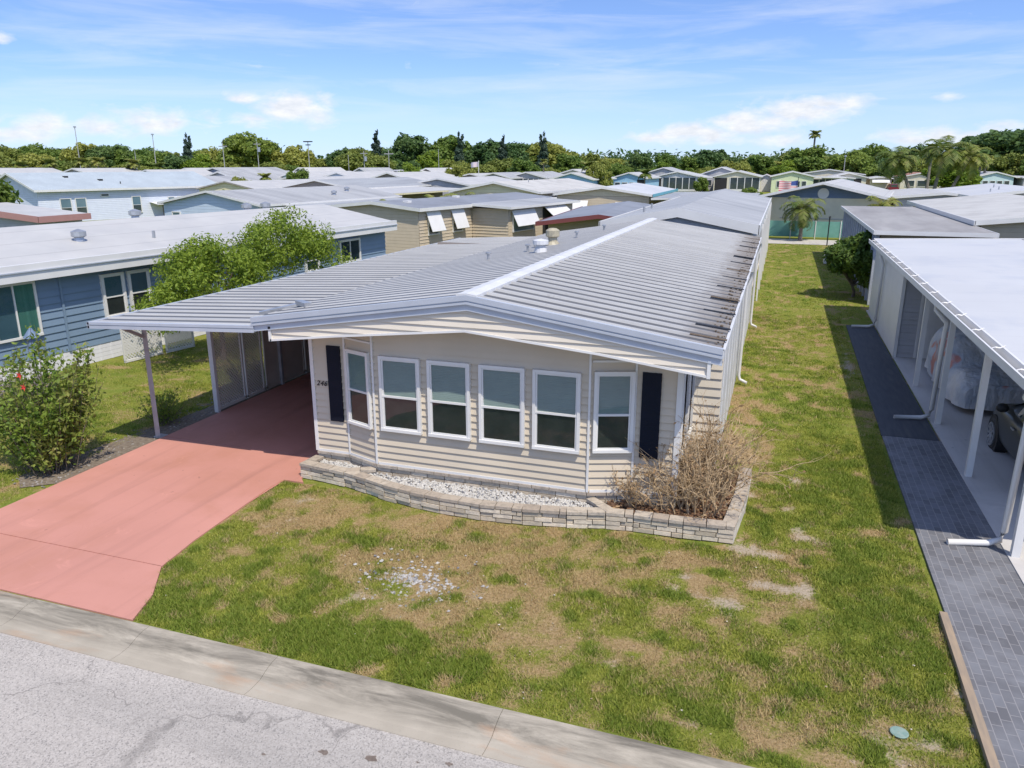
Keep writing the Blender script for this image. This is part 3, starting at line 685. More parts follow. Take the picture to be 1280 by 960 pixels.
# trims
mb = MB()
for (x, y, w) in [(-7.9,11.73,.07),(-7.2,11.72,.035),(-6.5,11.47,.035),(-2.62,11.47,.035),(-1.93,11.72,.035),(-1.24,11.72,.09)]:
    mb.box(*L(x-w/2, y-.012, .39), *L(x+w/2, y+.05, zs(x)))
for F, ln in ((FL,.7),(FSL,.743),(FB,3.88),(FSR,.734),(FRR,.71)): mb.fbox(F, .03, ln-.03, .385, .43, .0, .034)
for F, ln in ((FSL,.743),(FSR,.734)): mb.fbox(F, .03, ln-.03, 2.60, 2.635, 0, .034)
mb.build('trim', W['white'], H)
for x0, x1 in [(-6.36,-5.58),(-5.44,-4.66),(-4.50,-3.70),(-3.56,-2.76)]: window(H, FB, x0+6.5, x1+6.5, 1.06, 2.42, proud=.085)
window(H, FSL, .07, .68, 1.04, 2.44, proud=.085, fr=.045); window(H, FSR, .055, .70, 1.10, 2.46, proud=.085)
for F, a, b in ((FL,.34,.61),(FRR,.10,.40)):
    mb = MB(); mb.fbox(F, a, b, 1.02, 2.45, .02, .055)
    for k in range(16): 
        for (za, zb) in ((1.08,1.70),(1.78,2.39)):
            z = za+k*(zb-za)/16; mb.fbox(F, a+.03, b-.03, z, z+.022, .05, .058)
    tag(mb.build('shutter', W['navy'], H))
F, ln = FR(-1.24, 11.82, -1.24, 13.95)
for a in (.25, 1.2): window(H, F, a, a+.75, .9, 2.5, kind='single', low='blueglass', fr=.05, proud=.04, d0=0)
# house number
cu = bpy.data.curves.new('house_number', 'FONT'); cu.body = '246'; cu.size = .135; cu.extrude = .006; cu.shear = .25; cu.space_character = 1.15
tmp = bpy.data.objects.new('tmp', cu); nm = bpy.data.meshes.new_from_object(tmp); bpy.data.objects.remove(tmp); bpy.data.curves.remove(cu); nm.materials.clear()
t_ = link('house_number', nm, W['black'], H)
t_.location = L(-7.82, 11.712, 1.68); t_.rotation_euler = (Rd(90), 0, 0)
# gutter, straps, debris, downspouts
mb = MB(); x = -.6
mb.box(*L(x,11.0,2.93), *L(x+.012,29.3,3.07)); mb.box(*L(x-.10,11.0,2.93), *L(x,29.3,2.942)); mb.box(*L(x-.012,11.0,3.055), *L(x+.03,29.3,3.075))
mb.build('gutter', W['white_dirty'], H)
mb = MB(); r = random.Random(3)
for k in range(600):
    y = r.uniform(11.05,29.2); xx = r.uniform(-.85,-.61); s = r.uniform(.01,.035); z = 3.075+(-.62-xx)*.1425; mb.box(*L(xx-s/2,y-s,z), *L(min(xx+s/2,-.6),y+s,z+r.uniform(.004,.018)))
mb.build('gutter_debris', W['debris'], H)['kind'] = 'stuff'
for k, y in enumerate([11.45,12.25,13.55,15,16.45,17.9,19.3,20.75,22.2,23.6,25.05,26.5,27.9]):
    MB().bar(L(-1.12,y,3.175), L(-.58,y,3.11), .09, .012).build('gutter_strap', W['black'] if k % 3 else W['debris'], H)
for y in (20.4, 28.0):
    MB().tube([L(-.56,y,2.98),L(-.56,y,2.8),L(-.64,y,2.6),L(-.67,y,.25),L(-.64,y,.14),L(-.45,y-.05,.07)], .04, 8).build('downspout', W['white'], H, True)
# carport roof
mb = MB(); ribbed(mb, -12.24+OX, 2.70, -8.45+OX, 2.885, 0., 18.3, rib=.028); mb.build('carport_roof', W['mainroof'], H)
mb = MB(); mb.prism([L(-12.22,11.02,2.69),L(-8.4,11.02,2.875),L(-8.4,11.02,2.80),L(-12.22,11.02,2.615)], (0,18.2,0)); mb.build('carport_ceiling', W['post'], H)
mb = MB()
tp = [(-12.26,2.72),(-8.5,2.90)]
rake(mb, tp, -.05, .0, 10.93, 11.02); rake(mb, tp, -.065, -.05, 10.955, 11.02); rake(mb, tp, -.125, -.065, 10.93, 11.02)
mb.prism([L(-12.27,10.93,2.60),L(-12.22,10.93,2.60),L(-12.22,10.93,2.72),L(-12.27,10.93,2.72)], (0,18.35,0))
mb.build('carport_fascia', W['fascia'], H)
mb = MB(); mb.tube([L(-12.13,12.15,0),L(-12.13,12.15,2.63)], .065, 4); mb.box(*L(-12.2,12.1,0), *L(-12.0,12.3,.03)); mb.build('post', W['post'], H)
MB().bar(L(-12.11,12.1,2.2), L(-12.11,11.35,2.62), .06).build('brace', W['post'], H)
for y in (16.5,20.,24.5,28.9): MB().box(*L(-12.09,y-.04,0), *L(-12.02,y+.04,2.65)).build('post', W['post'], H)
def lattice(parent, p, q, z0, z1, mat, sp=.105, w=.035, name='lattice_panel', off=(OX, OY)):
    F, ln = frame((p[0]+off[0], p[1]+off[1]), (q[0]+off[0], q[1]+off[1])); P, u, n = F; hgt = z1-z0; mb = MB()
    for sgn, d in ((1, 0.), (-1, .008)):
        c = -hgt
        while c < ln:
            a0 = max(c, 0); a1 = min(c+hgt, ln)
            if a1-a0 > .02:
                za, zb = z0+(a0-c), z0+(a1-c)
                if sgn < 0: za, zb = z1-(a0-c), z1-(a1-c)
                h = w*.7
                mb.add([P+u*a0+n*d+Vector((0,0,za-h)), P+u*a1+n*d+Vector((0,0,zb-h)), P+u*a1+n*d+Vector((0,0,zb+h)), P+u*a0+n*d+Vector((0,0,za+h))], [(0,1,2,3)])
            c += sp
    fr = .05
    mb.fbox(F, 0, ln, z0-.02, z0+fr, -.015, .025); mb.fbox(F, 0, ln, z1-fr, z1, -.015, .025); mb.fbox(F, 0, fr, z0, z1, -.015, .025); mb.fbox(F, ln-fr, ln, z0, z1, -.015, .025)
    return mb.build(name, mat, parent)
for i, (a, b) in enumerate([(14.03,15.05),(15.1,15.8),(15.88,17.6),(17.65,21.4),(21.45,25.2),(25.25,29.)]):
    lattice(H, (-12.1,a), (-12.1,b), .05, 2.55, W['lattice_pale' if i < 2 else 'lattice'], sp=.085 if i < 2 else .07, w=.034 if i < 2 else .05)
MB().box(*L(-12.14,13.95,0), *L(-12.03,14.03,2.62)).build('post', W['white'], H)
# back wall of the carport shed
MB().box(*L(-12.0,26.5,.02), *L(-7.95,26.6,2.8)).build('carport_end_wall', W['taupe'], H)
# roof vents
def rp(x, y): return L(x, y, ZR-.1475*abs(x-XR)+.0)
def pipe_vent(x, y): 
    p = rp(x, y); m_ = MB(); m_.tube([p, (p[0], p[1], p[2]+.16)], .035, 8); m_.lathe((p[0], p[1], p[2]+.15), [(.0,0),(.07,.0),(.07,.04),(.0,.05)], 10); m_.build('vent_pipe', W['galv'], H)
for x, y in [(-6.9,18.3),(-6.3,19.7),(-6.2,21.6),(-5.9,23.4),(-6.5,21.0),(-5.5,25.5)]: pipe_vent(x, y)
p = rp(-5.7,18.9); mb = MB(); mb.lathe(p, [(.0,0),(.17,0),(.15,.12),(.12,.13),(.12,.2),(.2,.2),(.2,.3),(.0,.34)], 14); mb.build('roof_vent', W['white_dirty'], H)
p = rp(-6.1,21.4); mb = MB(); mb.lathe(p, [(.0,0),(.22,0),(.14,.1),(.13,.2),(.2,.24),(.2,.4),(.1,.46),(.0,.47)], 14); mb.build('turbine_vent', MAT('tarnished_vent', (.45,.40,.28), (.3,.27,.2), rough=.5, scale=10), H)
p = L(-8.35,11.55,3.04); mb = MB(); mb.bar((p[0]-.5,p[1]+.05,p[2]-.06), (p[0]+.12,p[1]+.55,p[2]+.08), .12, .05); mb.bar((p[0]+.05,p[1]+.5,p[2]+.1),(p[0]+.38,p[1]+.3,p[2]+.1), .14, .08)
mb.build('loose_flashing', W['galv'], H)
# ------------------------------------------------------------------ homes of the park
def home(label, x, y, w, L_, ze, zr, rot, wall, roof, fasc='white', over=.3, band=None, group='mobile homes of the park', fdepth=.18, rside='gable', front_over=None, cat='mobile home', low=0.):
    """w, L_ = outer roof size; origin at the middle of the front edge; rot in degrees"""
    o = empty('mobile_home', (x, y, 0), Rd(rot)); tag(o, label, cat, group)
    fo = over if front_over is None else front_over
    hw = w/2; iw = hw-over; sl = (zr-ze)/hw
    mb = MB(); zi = ze-.1; zt_ = zr-.12
    prof = [(-iw,0),(iw,0),(iw,ze-.12+sl*over),(0,zt_),(-iw,ze-.12+sl*over)]
    mb.prism([(a, fo, b) for a, b in prof], (0, L_-fo-over, 0)); mb.build('wall', W[wall], o)
    mb = MB()
    for s in (-1, 1): mb.prism([(0,0,zr),(s*hw,0,ze),(s*hw,0,ze-.08),(0,0,zr-.08)], (0,L_,0))
    mb.build('roof', W[roof], o)
    mb = MB(); e = .03
    for s in (-1, 1):
        mb.prism([(0,-e,zr+.02),(s*(hw+e),-e,ze+.02),(s*(hw+e),-e,ze-fdepth),(0,-e,zr-fdepth)], (0,e-.004,0))
        mb.box(*((s*hw+.004, -e, ze-fdepth, s*hw+s*.06, L_, ze+.02) if s > 0 else (-hw-.06, -e, ze-fdepth, -hw-.004, L_, ze+.02)))
    mb.build('fascia', W[fasc], o)
    if band:
        mb = MB(); mb.prism([(-iw,fo-.012,ze-.15),(iw,fo-.012,ze-.15),(iw-.02,fo-.012,ze+sl*over-.2),(0,fo-.012,zr-.25),(-iw+.02,fo-.012,ze+sl*over-.2)], (0,.01,0)); mb.build('gable_panel', W[band], o)
    o_F = frame((-iw, fo), (iw, fo)); o_R = frame((iw, fo), (iw, L_-over)); o_L = frame((-iw, L_-over), (-iw, fo))
    return o, o_F, o_R, o_L
def awning(parent, F, u0, u1, z0, z1, d, mat='white'):
    P, u, n = F[0] if isinstance(F[0], tuple) else F
    q = [P+u*u0+n*.03+Vector((0,0,z1)), P+u*u1+n*.03+Vector((0,0,z1)), P+u*u1+n*d+Vector((0,0,z0)), P+u*u0+n*d+Vector((0,0,z0))]
    mb = MB(); mb.prism(q, (n*.02+Vector((0,0,.02)))); return mb.build('awning', W[mat], parent)
def win(o, F, u, z0, w, h, kind='hung', up='blueglass', low='darkglass', fr=.06):
    return window(o, F[0], u, u+w, z0, z0+h, kind=kind, up=up, low=low, fr=fr, proud=.10, glass=False)
def carport(o, x0, x1, y0, y1, z0, z1, roof, fasc='white', posts=(), thick=.12, name='carport_roof'):
    mb = MB(); mb.prism([(x0,y0,z0),(x1,y0,z1),(x1,y0,z1-thick),(x0,y0,z0-thick)], (0,y1-y0,0)); mb.build(name, W[roof], o)
    mb = MB(); mb.prism([(x0,y0-.04,z0+.01),(x1,y0-.04,z1+.01),(x1,y0-.04,z1-thick-.03),(x0,y0-.04,z0-thick-.03)], (0,.036,0))
    for xx, zz in ((x0,z0),(x1,z1)):
        s = -.04 if xx == min(x0,x1) else .004
        mb.box(xx+s, y0-.04, zz-thick-.03, xx+s+.036, y1, zz+.01)
    mb.build('carport_fascia', W[fasc], o)
    for px, py in posts: MB().box(px-.05,py-.05,0,px+.05,py+.05,min(z0,z1)-thick).build('post', W['white'], o)
def vents(o, w, ze, zr, pts, mat='galv'):
    for px, py, k in pts:
        z = zr-(zr-ze)*abs(px)/(w/2); mb = MB()
        if k == 0: mb.lathe((px,py,z-.02), [(.0,0),(.05,0),(.05,.25),(.0,.26)], 8)
        elif k == 1: mb.lathe((px,py,z-.02), [(.0,0),(.16,0),(.13,.12),(.22,.16),(.22,.3),(.0,.38)], 10)
        else: mb.box(px-.2,py-.2,z-.05,px+.2,py+.2,z+.12)
        mb.build('roof_vent', W[mat], o)

# blue house on the left
o, F, Rr, Lf = home('mid blue house with white roof coating beyond the carport, flagless side wall', -23.35, 6.0, 8.0, 27.0, 3.05, 3.75, -5.3, 'bluesid', 'r_white', over=.35, fdepth=.3)
o['label'] = 'mid blue mobile home with white coated roof, left of the pink driveway carport'
P, u, n = Rr[0]
mb = MB(); siding(mb, Rr[0], [(0,.5),(26.3,.5),(26.3,2.85),(0,2.85)], .2, .03, .5, .005); mb.build('siding', W['bluesid'], o)
mb = MB(); mb.fbox(Rr[0], 0, 26.3, 0, .5, 0, .02)
for k in range(70): mb.fbox(Rr[0], .1+k*.375, .16+k*.375, 0, .48, .02, .03)
mb.build('skirting', W['whitesid'], o)
def yl(Y, X=-18.0):   # world Y along the right wall of the blue house -> u
    c, s = math.cos(Rd(5.3)), math.sin(Rd(5.3)); dx, dy = X+23.35, Y-6.0
    return (-dx*-s + dy*c) - .35 if False else (dx*s + dy*c) - .35
window(o, Rr[0], yl(13.95), yl(15.2), 1.12, 2.6, kind='slide', fr=.06, proud=.10, up='curtain', low='blueglass')
for a in (17.2, 18.12): window(o, Rr[0], yl(a), yl(a)+.78, 1.2, 2.5, kind='hung', fr=.07, proud=.10, up='blueglass', low='screen')
window(o, Rr[0], yl(26.4), yl(27.3), 1.4, 2.4, kind='hung', fr=.08, proud=.10, up='blueglass', low='darkglass'); window(o, Rr[0], yl(28.7), yl(30.2), 1.5, 2.5, kind='slide', fr=.09, proud=.10, up='darkglass', low='darkglass')
MB().fbox(Rr[0], yl(15.9), yl(15.9)+.06, .5, 2.8, .03, .07).build('downspout', W['bluesid'], o)
mb = MB(); mb.box(4.0, -.05, 2.66, 4.12, 27, 3.10); mb.build('gutter', W['white'], o); mb = MB(); mb.box(4.123, -.04, 2.90, 4.16, 27, 2.93); mb.box(3.9,-.04,3.06,3.98,27,3.085); mb.build('gutter_seam', W['fascia'], o)
vents(o, 8, 3.05, 3.75, [(2.2,12.3,1),(2.7,14.6,0),(-1.2,9.3,1),(-.4,16.6,1),(-.6,22.5,1),(-.7,23.8,1)])
# white lattice enclosures beside the blue house
for a, b in (((-17.75,16.9),(-17.55,18.2)),((-17.5,18.3),(-17.3,19.3))):
    e = empty('lattice_screen', (a[0], a[1], 0)); tag(e, 'white lattice screen against the blue house, %s one' % ('nearer' if a[1] < 18 else 'farther'), 'lattice screen', 'white lattice screens by the blue house')
    lattice(e, a, b, .03, 1.1, W['white'], sp=.1, w=.04, off=(-a[0], -a[1]))

# right neighbour: flat roof with carport
N1 = empty('house', (3.5,11.5,0)); tag(N1, 'white flat-roofed house on the right with open carport, gutter and white posts', 'house')
def n1(x, y, z=0): return (x-3.5, y-11.5, z)
mb = MB(); mb.prism([n1(3.5,11.5,2.84),n1(9.5,11.5,3.02),n1(9.5,11.5,2.92),n1(3.5,11.5,2.74)], (0,21.2,0)); mb.build('roof', W['r_cool'], N1)
mb = MB(); mb.prism([n1(9.5,8.5,3.34),n1(13.5,8.5,3.75),n1(17.5,8.5,3.34),n1(17.5,8.5,3.1),n1(9.5,8.5,3.1)], (0,24.6,0)); mb.build('upper_roof', W['r_cool'], N1)
mb = MB(); mb.prism([n1(9.46,8.46,3.36),n1(13.5,8.46,3.77),n1(17.5,8.46,3.36),n1(17.5,8.46,3.12),n1(13.5,8.46,3.5),n1(9.46,8.46,3.12)], (0,.036,0)); mb.box(*n1(9.46,8.5,2.95), *n1(9.496,33.1,3.36)); mb.build('upper_fascia', W['white'], N1)
mb = MB()
mb.prism([n1(3.47,11.46,2.86),n1(9.5,11.46,3.04),n1(9.5,11.46,2.90),n1(3.47,11.46,2.72)], (0,.036,0)); mb.prism([n1(3.47,32.704,2.86),n1(9.5,32.704,3.04),n1(9.5,32.704,2.90),n1(3.47,32.704,2.72)], (0,.036,0))
mb.box(*n1(3.46,11.5,2.70), *n1(3.496,32.7,2.85)); mb.build('fascia', W['white'], N1)
mb = MB()     # open box gutter
mb.box(*n1(3.30,11.42,2.68), *n1(3.315,32.75,2.82)); mb.box(*n1(3.315,11.42,2.68), *n1(3.46,32.75,2.692)); mb.box(*n1(3.285,11.42,2.81), *n1(3.315,32.75,2.83)); mb.box(*n1(3.315,11.42,2.692), *n1(3.46,11.43,2.82))
mb.build('gutter', W['white'], N1)
for k in range(15):
    y = 12.1+k*1.42; MB().tube([n1(3.31,y,2.825),n1(3.36,y,2.845),n1(3.42,y,2.835),n1(3.50,y+.02,2.872)], .014, 5).build('gutter_hanger', W['white'], N1)
MB().prism([n1(3.55,11.6,2.70),n1(9.4,11.6,2.88),n1(9.4,11.6,2.84),n1(3.55,11.6,2.66)], (0,21,0)).build('ceiling', W['whitesid'], N1)
for y in (12.05, 15.25, 18.4, 21.6):
    MB().box(*n1(3.66,y-.05,.04), *n1(3.77,y+.05,2.72)).build('post', W['white'], N1)
MB().box(*n1(3.64,11.6,2.56), *n1(3.76,25,2.72)).build('beam', W['white'], N1)
for y, yo in ((12.3,-.4),(18.62,-.25),(29.3,-.1)):
    mb = MB(); xx = 3.60 if y < 25 else 3.48
    mb.tube([n1(3.38,y-.7 if y < 13 else y,2.70),n1(3.38,y-.6 if y < 13 else y,2.55),n1(xx,y-.15,2.3),n1(xx,y-.1,2.1),n1(xx,y,.3),n1(xx-.04,y,.15),n1(xx-.2,y-.03,.09),n1(xx-.75,y+yo*.3,.06)], .05, 8)
    mb.build('downspout', W['white'], N1, True)
# closet
mb = MB(); mb.box(*n1(3.58,24.9,.0), *n1(8.3,32.4,2.78)); mb.build('wall', W['greysid'], N1)
F, ln = frame(n1(3.575,32.4)[:2], n1(3.575,24.9)[:2]); mb = MB(); siding(mb, F, [(0,.02),(7.5,.02),(7.5,2.72),(0,2.72)], .125, .018, .02); mb.build('siding', W['white'], N1)
F, ln = frame(n1(3.6,24.89)[:2], n1(8.2,24.89)[:2]); mb = MB(); siding(mb, F, [(0,.05),(4.6,.05),(4.6,2.72),(0,2.72)], .125, .018, .05); mb.build('siding', W['greysid'], N1)
MB().box(*n1(3.55,24.84,.0), *n1(3.64,24.9,2.75)).build('corner_trim', W['white'], N1)
for a in (.5, 1.75):
    mb = MB(); mb.fbox(F, a, a+.06, .05, 2.15, .02, .06); mb.fbox(F, a+.96, a+1.02, .05, 2.15, .02, .06); mb.fbox(F, a+.06, a+.96, 2.09, 2.15, .02, .06)
    d = MB(); d.fbox(F, a+.06, a+.96, .06, 2.09, .02, .045)
    for zz in (.2, 1.15):
        for uu in (.16, .56): d.fbox(F, a+uu, a+uu+.3, zz, zz+.75, .045, .055)
    d_ = d.build('door', W['white'], N1); mb.build('door_frame', W['white'], d_); MB().fbox(F, a+.12, a+.17, 1.0, 1.06, .055, .11).build('door_handle', W['galv'], d_)
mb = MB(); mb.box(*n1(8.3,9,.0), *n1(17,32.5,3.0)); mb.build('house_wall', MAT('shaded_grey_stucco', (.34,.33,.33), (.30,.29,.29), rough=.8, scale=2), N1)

# covered car
def sgrid(nu, nv, f):
    v = [f(i/(nu-1), j/(nv-1)) for j in range(nv) for i in range(nu)]
    return v, [(j*nu+i, j*nu+i+1, (j+1)*nu+i+1, (j+1)*nu+i) for j in range(nv-1) for i in range(nu-1)]
CC = empty('covered_car', (5.1,21.6,0)); tag(CC, 'car under a loose silver cover parked in the right hand carport', 'car')
def cover(a, b):
    # a along length 0..1, b around the arch 0..1 (left hem -> roof -> right hem)
    y = -2.25+4.5*a
    ends = 1-abs(2*a-1)**5; th = math.pi*b
    hw = (.78+.16*ends)*(1-.10*(abs(2*a-1)**8)); hood = .62 if a < .23 else (.62+(.36*min(1, (a-.23)/.14)) if a < .37 else (.98 if a < .8 else .98-.2*(a-.8)/.2))
    top = (1.55*hood+.02)*(.55+.45*ends**.4) if 0 < a < 1 else .78
    cx = -math.cos(th); sx = math.sin(th)
    x = hw*math.copysign(abs(cx)**.55, cx); z = .17+(top-.17)*(abs(sx)**.42)
    k = noise.noise((x*2.2, y*2.2, z*2.2))*.07+noise.noise((x*6, y*6, z*3))*.03+abs(noise.noise((a*9, b*5, 3)))*.05
    fold = .035*math.sin(y*9+4*noise.noise((y, z, 0)))*(1-abs(sx))*1.
    return (x*(1+k+fold), y*(1+k*.15)+.02*math.sin(x*11), max(.12, z*(1+k*.6)) if sx > .05 else .17+k*.5)
v, f = sgrid(60, 56, cover); v = [(p[0], p[1], p[2]) for p in v]
v, f = sgrid(80, 60, lambda a, b: cover(a, b)); mb = MB(); mb.add(v, f)
cm, t, out = nt('silver_car_cover'); vv = coords(t)
c = mixc(t, ramp(t, noise_n(t, vv, 1.3, 4), .35, .65), (.62,.61,.60), (.40,.45,.52)); c = mixc(t, ramp(t, noise_n(t, vv, 1.3, 2), .66, .70), c, (.50,.22,.19))
p = principled(t, out, c, .45, .5); bump(t, p, noise_n(t, coords(t, True, (1,1,.35)), 6, 5), .9, .12); 
mb.build('cover', cm, CC, True)
for s, nm_ in ((0, 'cover_rear'), (79, 'cover_front')): MB().poly([v[j*80+s] for j in range(60)]).build(nm_, cm, CC)
for x_ in (-.68, .68):
    for y_ in (-1.4, 1.4): MB().tube([(x_-.1,y_,.33),(x_+.1,y_,.33)], .32, 16).build('wheel', W['black'], CC)

# dark grey car
CAR = empty('parked_car', (5.37,15.75,0)); tag(CAR, 'dark grey car parked under the right carport, front wheel and mirror showing', 'car')
cp, t, out = nt('dark_grey_car_paint'); p = principled(t, out, (.028,.032,.032), .42, .4, 0., .25); W['carpaint'] = cp
secs = [(-2.2,.55,.50,.80,.55),(-2.05,.80,.36,.98,.72),(-1.4,.90,.24,1.03,.80),(-.4,.92,.22,1.02,.82),(.6,.92,.22,1.00,.82),(1.1,.91,.22,.98,.80),(1.7,.88,.24,.90,.74),(2.1,.78,.34,.78,.62),(2.25,.55,.45,.66,.45)]
vs = []; M_ = 14
for (y, hw, zb, zt2, hs) in secs:
    ring = [(-hs,zt2),(-hw*.97,zt2-.08),(-hw,zt2-.28),(-hw*.98,zb+.15),(-hw*.9,zb),(0,zb-.02),(hw*.9,zb),(hw*.98,zb+.15),(hw,zt2-.28),(hw*.97,zt2-.08),(hs,zt2),(hs*.5,zt2+.03),(0,zt2+.04),(-hs*.5,zt2+.03)]
    vs += [(a, y, b) for a, b in ring]
fs = [(i*M_+j, i*M_+(j+1) % M_, (i+1)*M_+(j+1) % M_, (i+1)*M_+j) for i in range(len(secs)-1) for j in range(M_)] + [tuple(range(M_)), tuple(range(len(secs)*M_-1, (len(secs)-1)*M_-1, -1))]
body = MB().add(vs, fs).build('body', cp, CAR, True); md = body.modifiers.new('s', 'SUBSURF'); md.levels = md.render_levels = 2
gs = [(-1.95,.70,.96,.5,1.15),(-1.6,.76,.98,.62,1.42),(-.6,.80,1.0,.66,1.50),(.2,.80,1.0,.64,1.47),(.75,.76,.98,.55,1.2),(1.15,.72,.96,.68,.98)]
vs = []
for y, hw, z0, ht, z1 in gs: vs += [(-hw,y,z0),(-ht,y,z1),(0,y,z1+.03),(ht,y,z1),(hw,y,z0)]
n = 5; fs = [(i*n+j, i*n+j+1, (i+1)*n+j+1, (i+1)*n+j) for i in range(len(gs)-1) for j in range(n-1)] + [(0,1,2,3,4), tuple(range(len(gs)*5-1, len(gs)*5-6, -1))]
gh = MB().add(vs, fs).build('roof', cp, CAR, True)
for s in (-1, 1):
    for ya, yb in ((-1.5,-.55),(-.45,.45)):
        f_ = lambda y: [np.interp(y, [g[0] for g in gs], [g[k] for g in gs]) for k in (1,2,3,4)]
        a, b = f_(ya), f_(yb); e = .015
        pt = lambda q, y, k: (s*(q[0]+(q[2]-q[0])*k+e), y, q[1]+(q[3]-q[1])*k)
        MB().poly([pt(a,ya,.10), pt(b,yb,.10), pt(b,yb,.86), pt(a,ya,.86)]).build('side_window', W['darkglass'], CAR)
    mb = MB(); mb.add([(s*.84,.55,.98),(s*1.14,.53,.97),(s*1.16,.55,1.19),(s*.88,.55,1.21),(s*.84,.78,.98),(s*1.1,.74,.98),(s*1.12,.76,1.17),(s*.88,.78,1.19)], [(0,1,2,3),(4,7,6,5),(0,4,5,1),(1,5,6,2),(2,6,7,3),(3,7,4,0)])
    m_ = mb.build('wing_mirror', W['black'], CAR, True); md = m_.modifiers.new('s', 'SUBSURF'); md.levels = md.render_levels = 2
    for y in (-1.35, 1.35):
        wh = MB(); x0 = s*.76; wh.tube([(s*.70,y,.33),(s*.905,y,.33)], .40, 28); w_ = wh.build('wheel_arch', W['black'], CAR)
        wh = MB(); wh.tube([(s*.72,y,.33),(s*.90,y,.33),(s*.925,y,.33)], [.33,.33,.29], 28); w_ = wh.build('wheel', W['black'], CAR, False)
        rim = MB(); rim.tube([(s*.90,y,.33),(s*.93,y,.33)], .07, 14)
        for k in range(10):
            a = k*.6283; rim.bar((s*.925,y+.06*math.cos(a),.33+.06*math.sin(a)), (s*.93,y+.22*math.cos(a),.33+.22*math.sin(a)), .03, .045)
        for k in range(24):
            a, b = k*.2618, (k+1)*.2618; rim.bar((s*.93,y+.225*math.cos(a),.33+.225*math.sin(a)), (s*.93,y+.225*math.cos(b),.33+.225*math.sin(b)), .03, .03)
        rim.build('rim', W['galv'], w_)
    for y in (.15,-.85): MB().bar((s*.93,y,.86),(s*.935,y-.16,.86), .03,.03).build('door_handle', W['galv'], CAR)
MB().poly([(-.6,.78,1.19),(.6,.78,1.19),(.72,1.17,.99),(-.72,1.17,.99)]).build('windscreen', W['darkglass'], CAR)

# white roofed house directly behind
o, F, Rr, Lf = home('white-roofed mobile home directly behind the beige house, deep white front gable', -3.80, 31.0, 6.1, 26, 3.36, 3.95, 0, 'greysid', 'r_lgrey', over=.25, fdepth=.34, front_over=.16)
vents(o, 6.1, 3.36, 3.95, [(-1.8,3,0),(-2.1,7,0)]); win(o, F, 3.9, 2.35, .9, .25, 'single')
for k in range(7): MB().box(3.12, 3+k*3.3, 0, 3.18, 3.06+k*3.3, 3.2).build('post', W['white'], o)
# long low maroon-edged home
o, F, Rr, Lf = home('low brown mobile home with maroon roof edge and flat dark grey roof', -9.0, 40.2, 6.6, 16, 2.62, 3.05, 5, 'tan', 'r_dgrey', 'maroon', over=.4, fdepth=.2, front_over=1.2)
mb = MB(); F2, ln = frame((-4.3,1.0),(-2.9,1.6))
for k in range(11): mb.fbox(F2, k*.14, k*.14+.12, .05, 1.7, 0, .03)
g_ = mb.build('gate', W['greysid'], o)
# tan house in the centre
o, F, Rr, Lf = home('tan mobile home with taupe roof and white awnings, centre left behind the ribbed roof', -24.3, 43.7, 7.4, 19, 3.0, 3.35, -10, 'tan', 'r_dgrey', over=.25)
P0 = Rr
mb = MB(); siding(mb, Rr[0], [(0,.1),(18.4,.1),(18.4,2.9),(0,2.9)], .2, .035, .1, .005); mb.build('siding', W['tan'], o)
for a in (.9, 3.7):
    win(o, Rr, a, 1.3, 1.2, 1.3, low='darkglass'); awning(o, Rr[0], a-.15, a+1.35, 1.55, 2.75, .5)
carport(o, 3.75, 6.7, 6.0, 17, 3.05, 2.9, 'r_lgrey', name='extension_roof')
mb = MB(); mb.box(3.5,6.4,0,6.3,16.5,2.75)
mb.build('extension_wall', W['tan'], o); FE = frame((3.5,6.39),(6.3,6.39)); FER = frame((6.31,6.4),(6.31,16.5))
mb = MB(); siding(mb, FE[0], [(0,.1),(2.8,.1),(2.8,2.75),(0,2.75)], .2, .035, .1); mb.build('siding', W['tan'], o)
win(o, FER, .5, 1.2, 3.0, 1.4, 'single', low='blueglass'); awning(o, FER[0], .35, 3.6, 1.6, 2.6, .55)
MB().fbox(FER[0], 5.0, 8.6, .3, 2.6, 0, .02).build('porch_screen', W['dark'], o); awning(o, FER[0], 5.0, 8.4, 1.5, 2.75, 1.5)
vents(o, 7.4, 3.0, 3.35, [(1.2,2.2,2),(.5,9,2)], 'white')
# yellow gable
o, F, Rr, Lf = home('straw yellow mobile home with beige roof and long side windows, centre of the park', -26.0, 70.5, 9.6, 20, 3.1, 4.0, -6, 'yellowtan', 'r_beige', over=.3, band='yellow')
for a in (3,6,9,12): win(o, Rr, a, 1.5, 1.5, 1.2, 'slide', up='darkglass')
vents(o, 9.6, 3.1, 4.0, [(1,6,0)])
# tan3
o, F, Rr, Lf = home('beige mobile home with teal roof edge and white awning, right of the straw yellow one', -15.3, 69.5, 9.0, 17, 3.0, 3.65, 0, 'tan', 'r_cool', over=.3, band='yellowtan')
MB().box(4.54,-.03,2.8,4.6,17,3.05).build('gutter', W['tealf'], o)
win(o, F, .6, 1.0, 2.2, 1.2, 'single'); awning(o, F[0], .4, 2.9, 1.5, 2.4, .8); awning(o, F[0], 5.4, 7.0, 1.5, 2.3, .7)
carport(o, 4.6, 9.0, -1, 14, 2.75, 2.9, 'r_grey', 'white', [(8.8,-.8)])
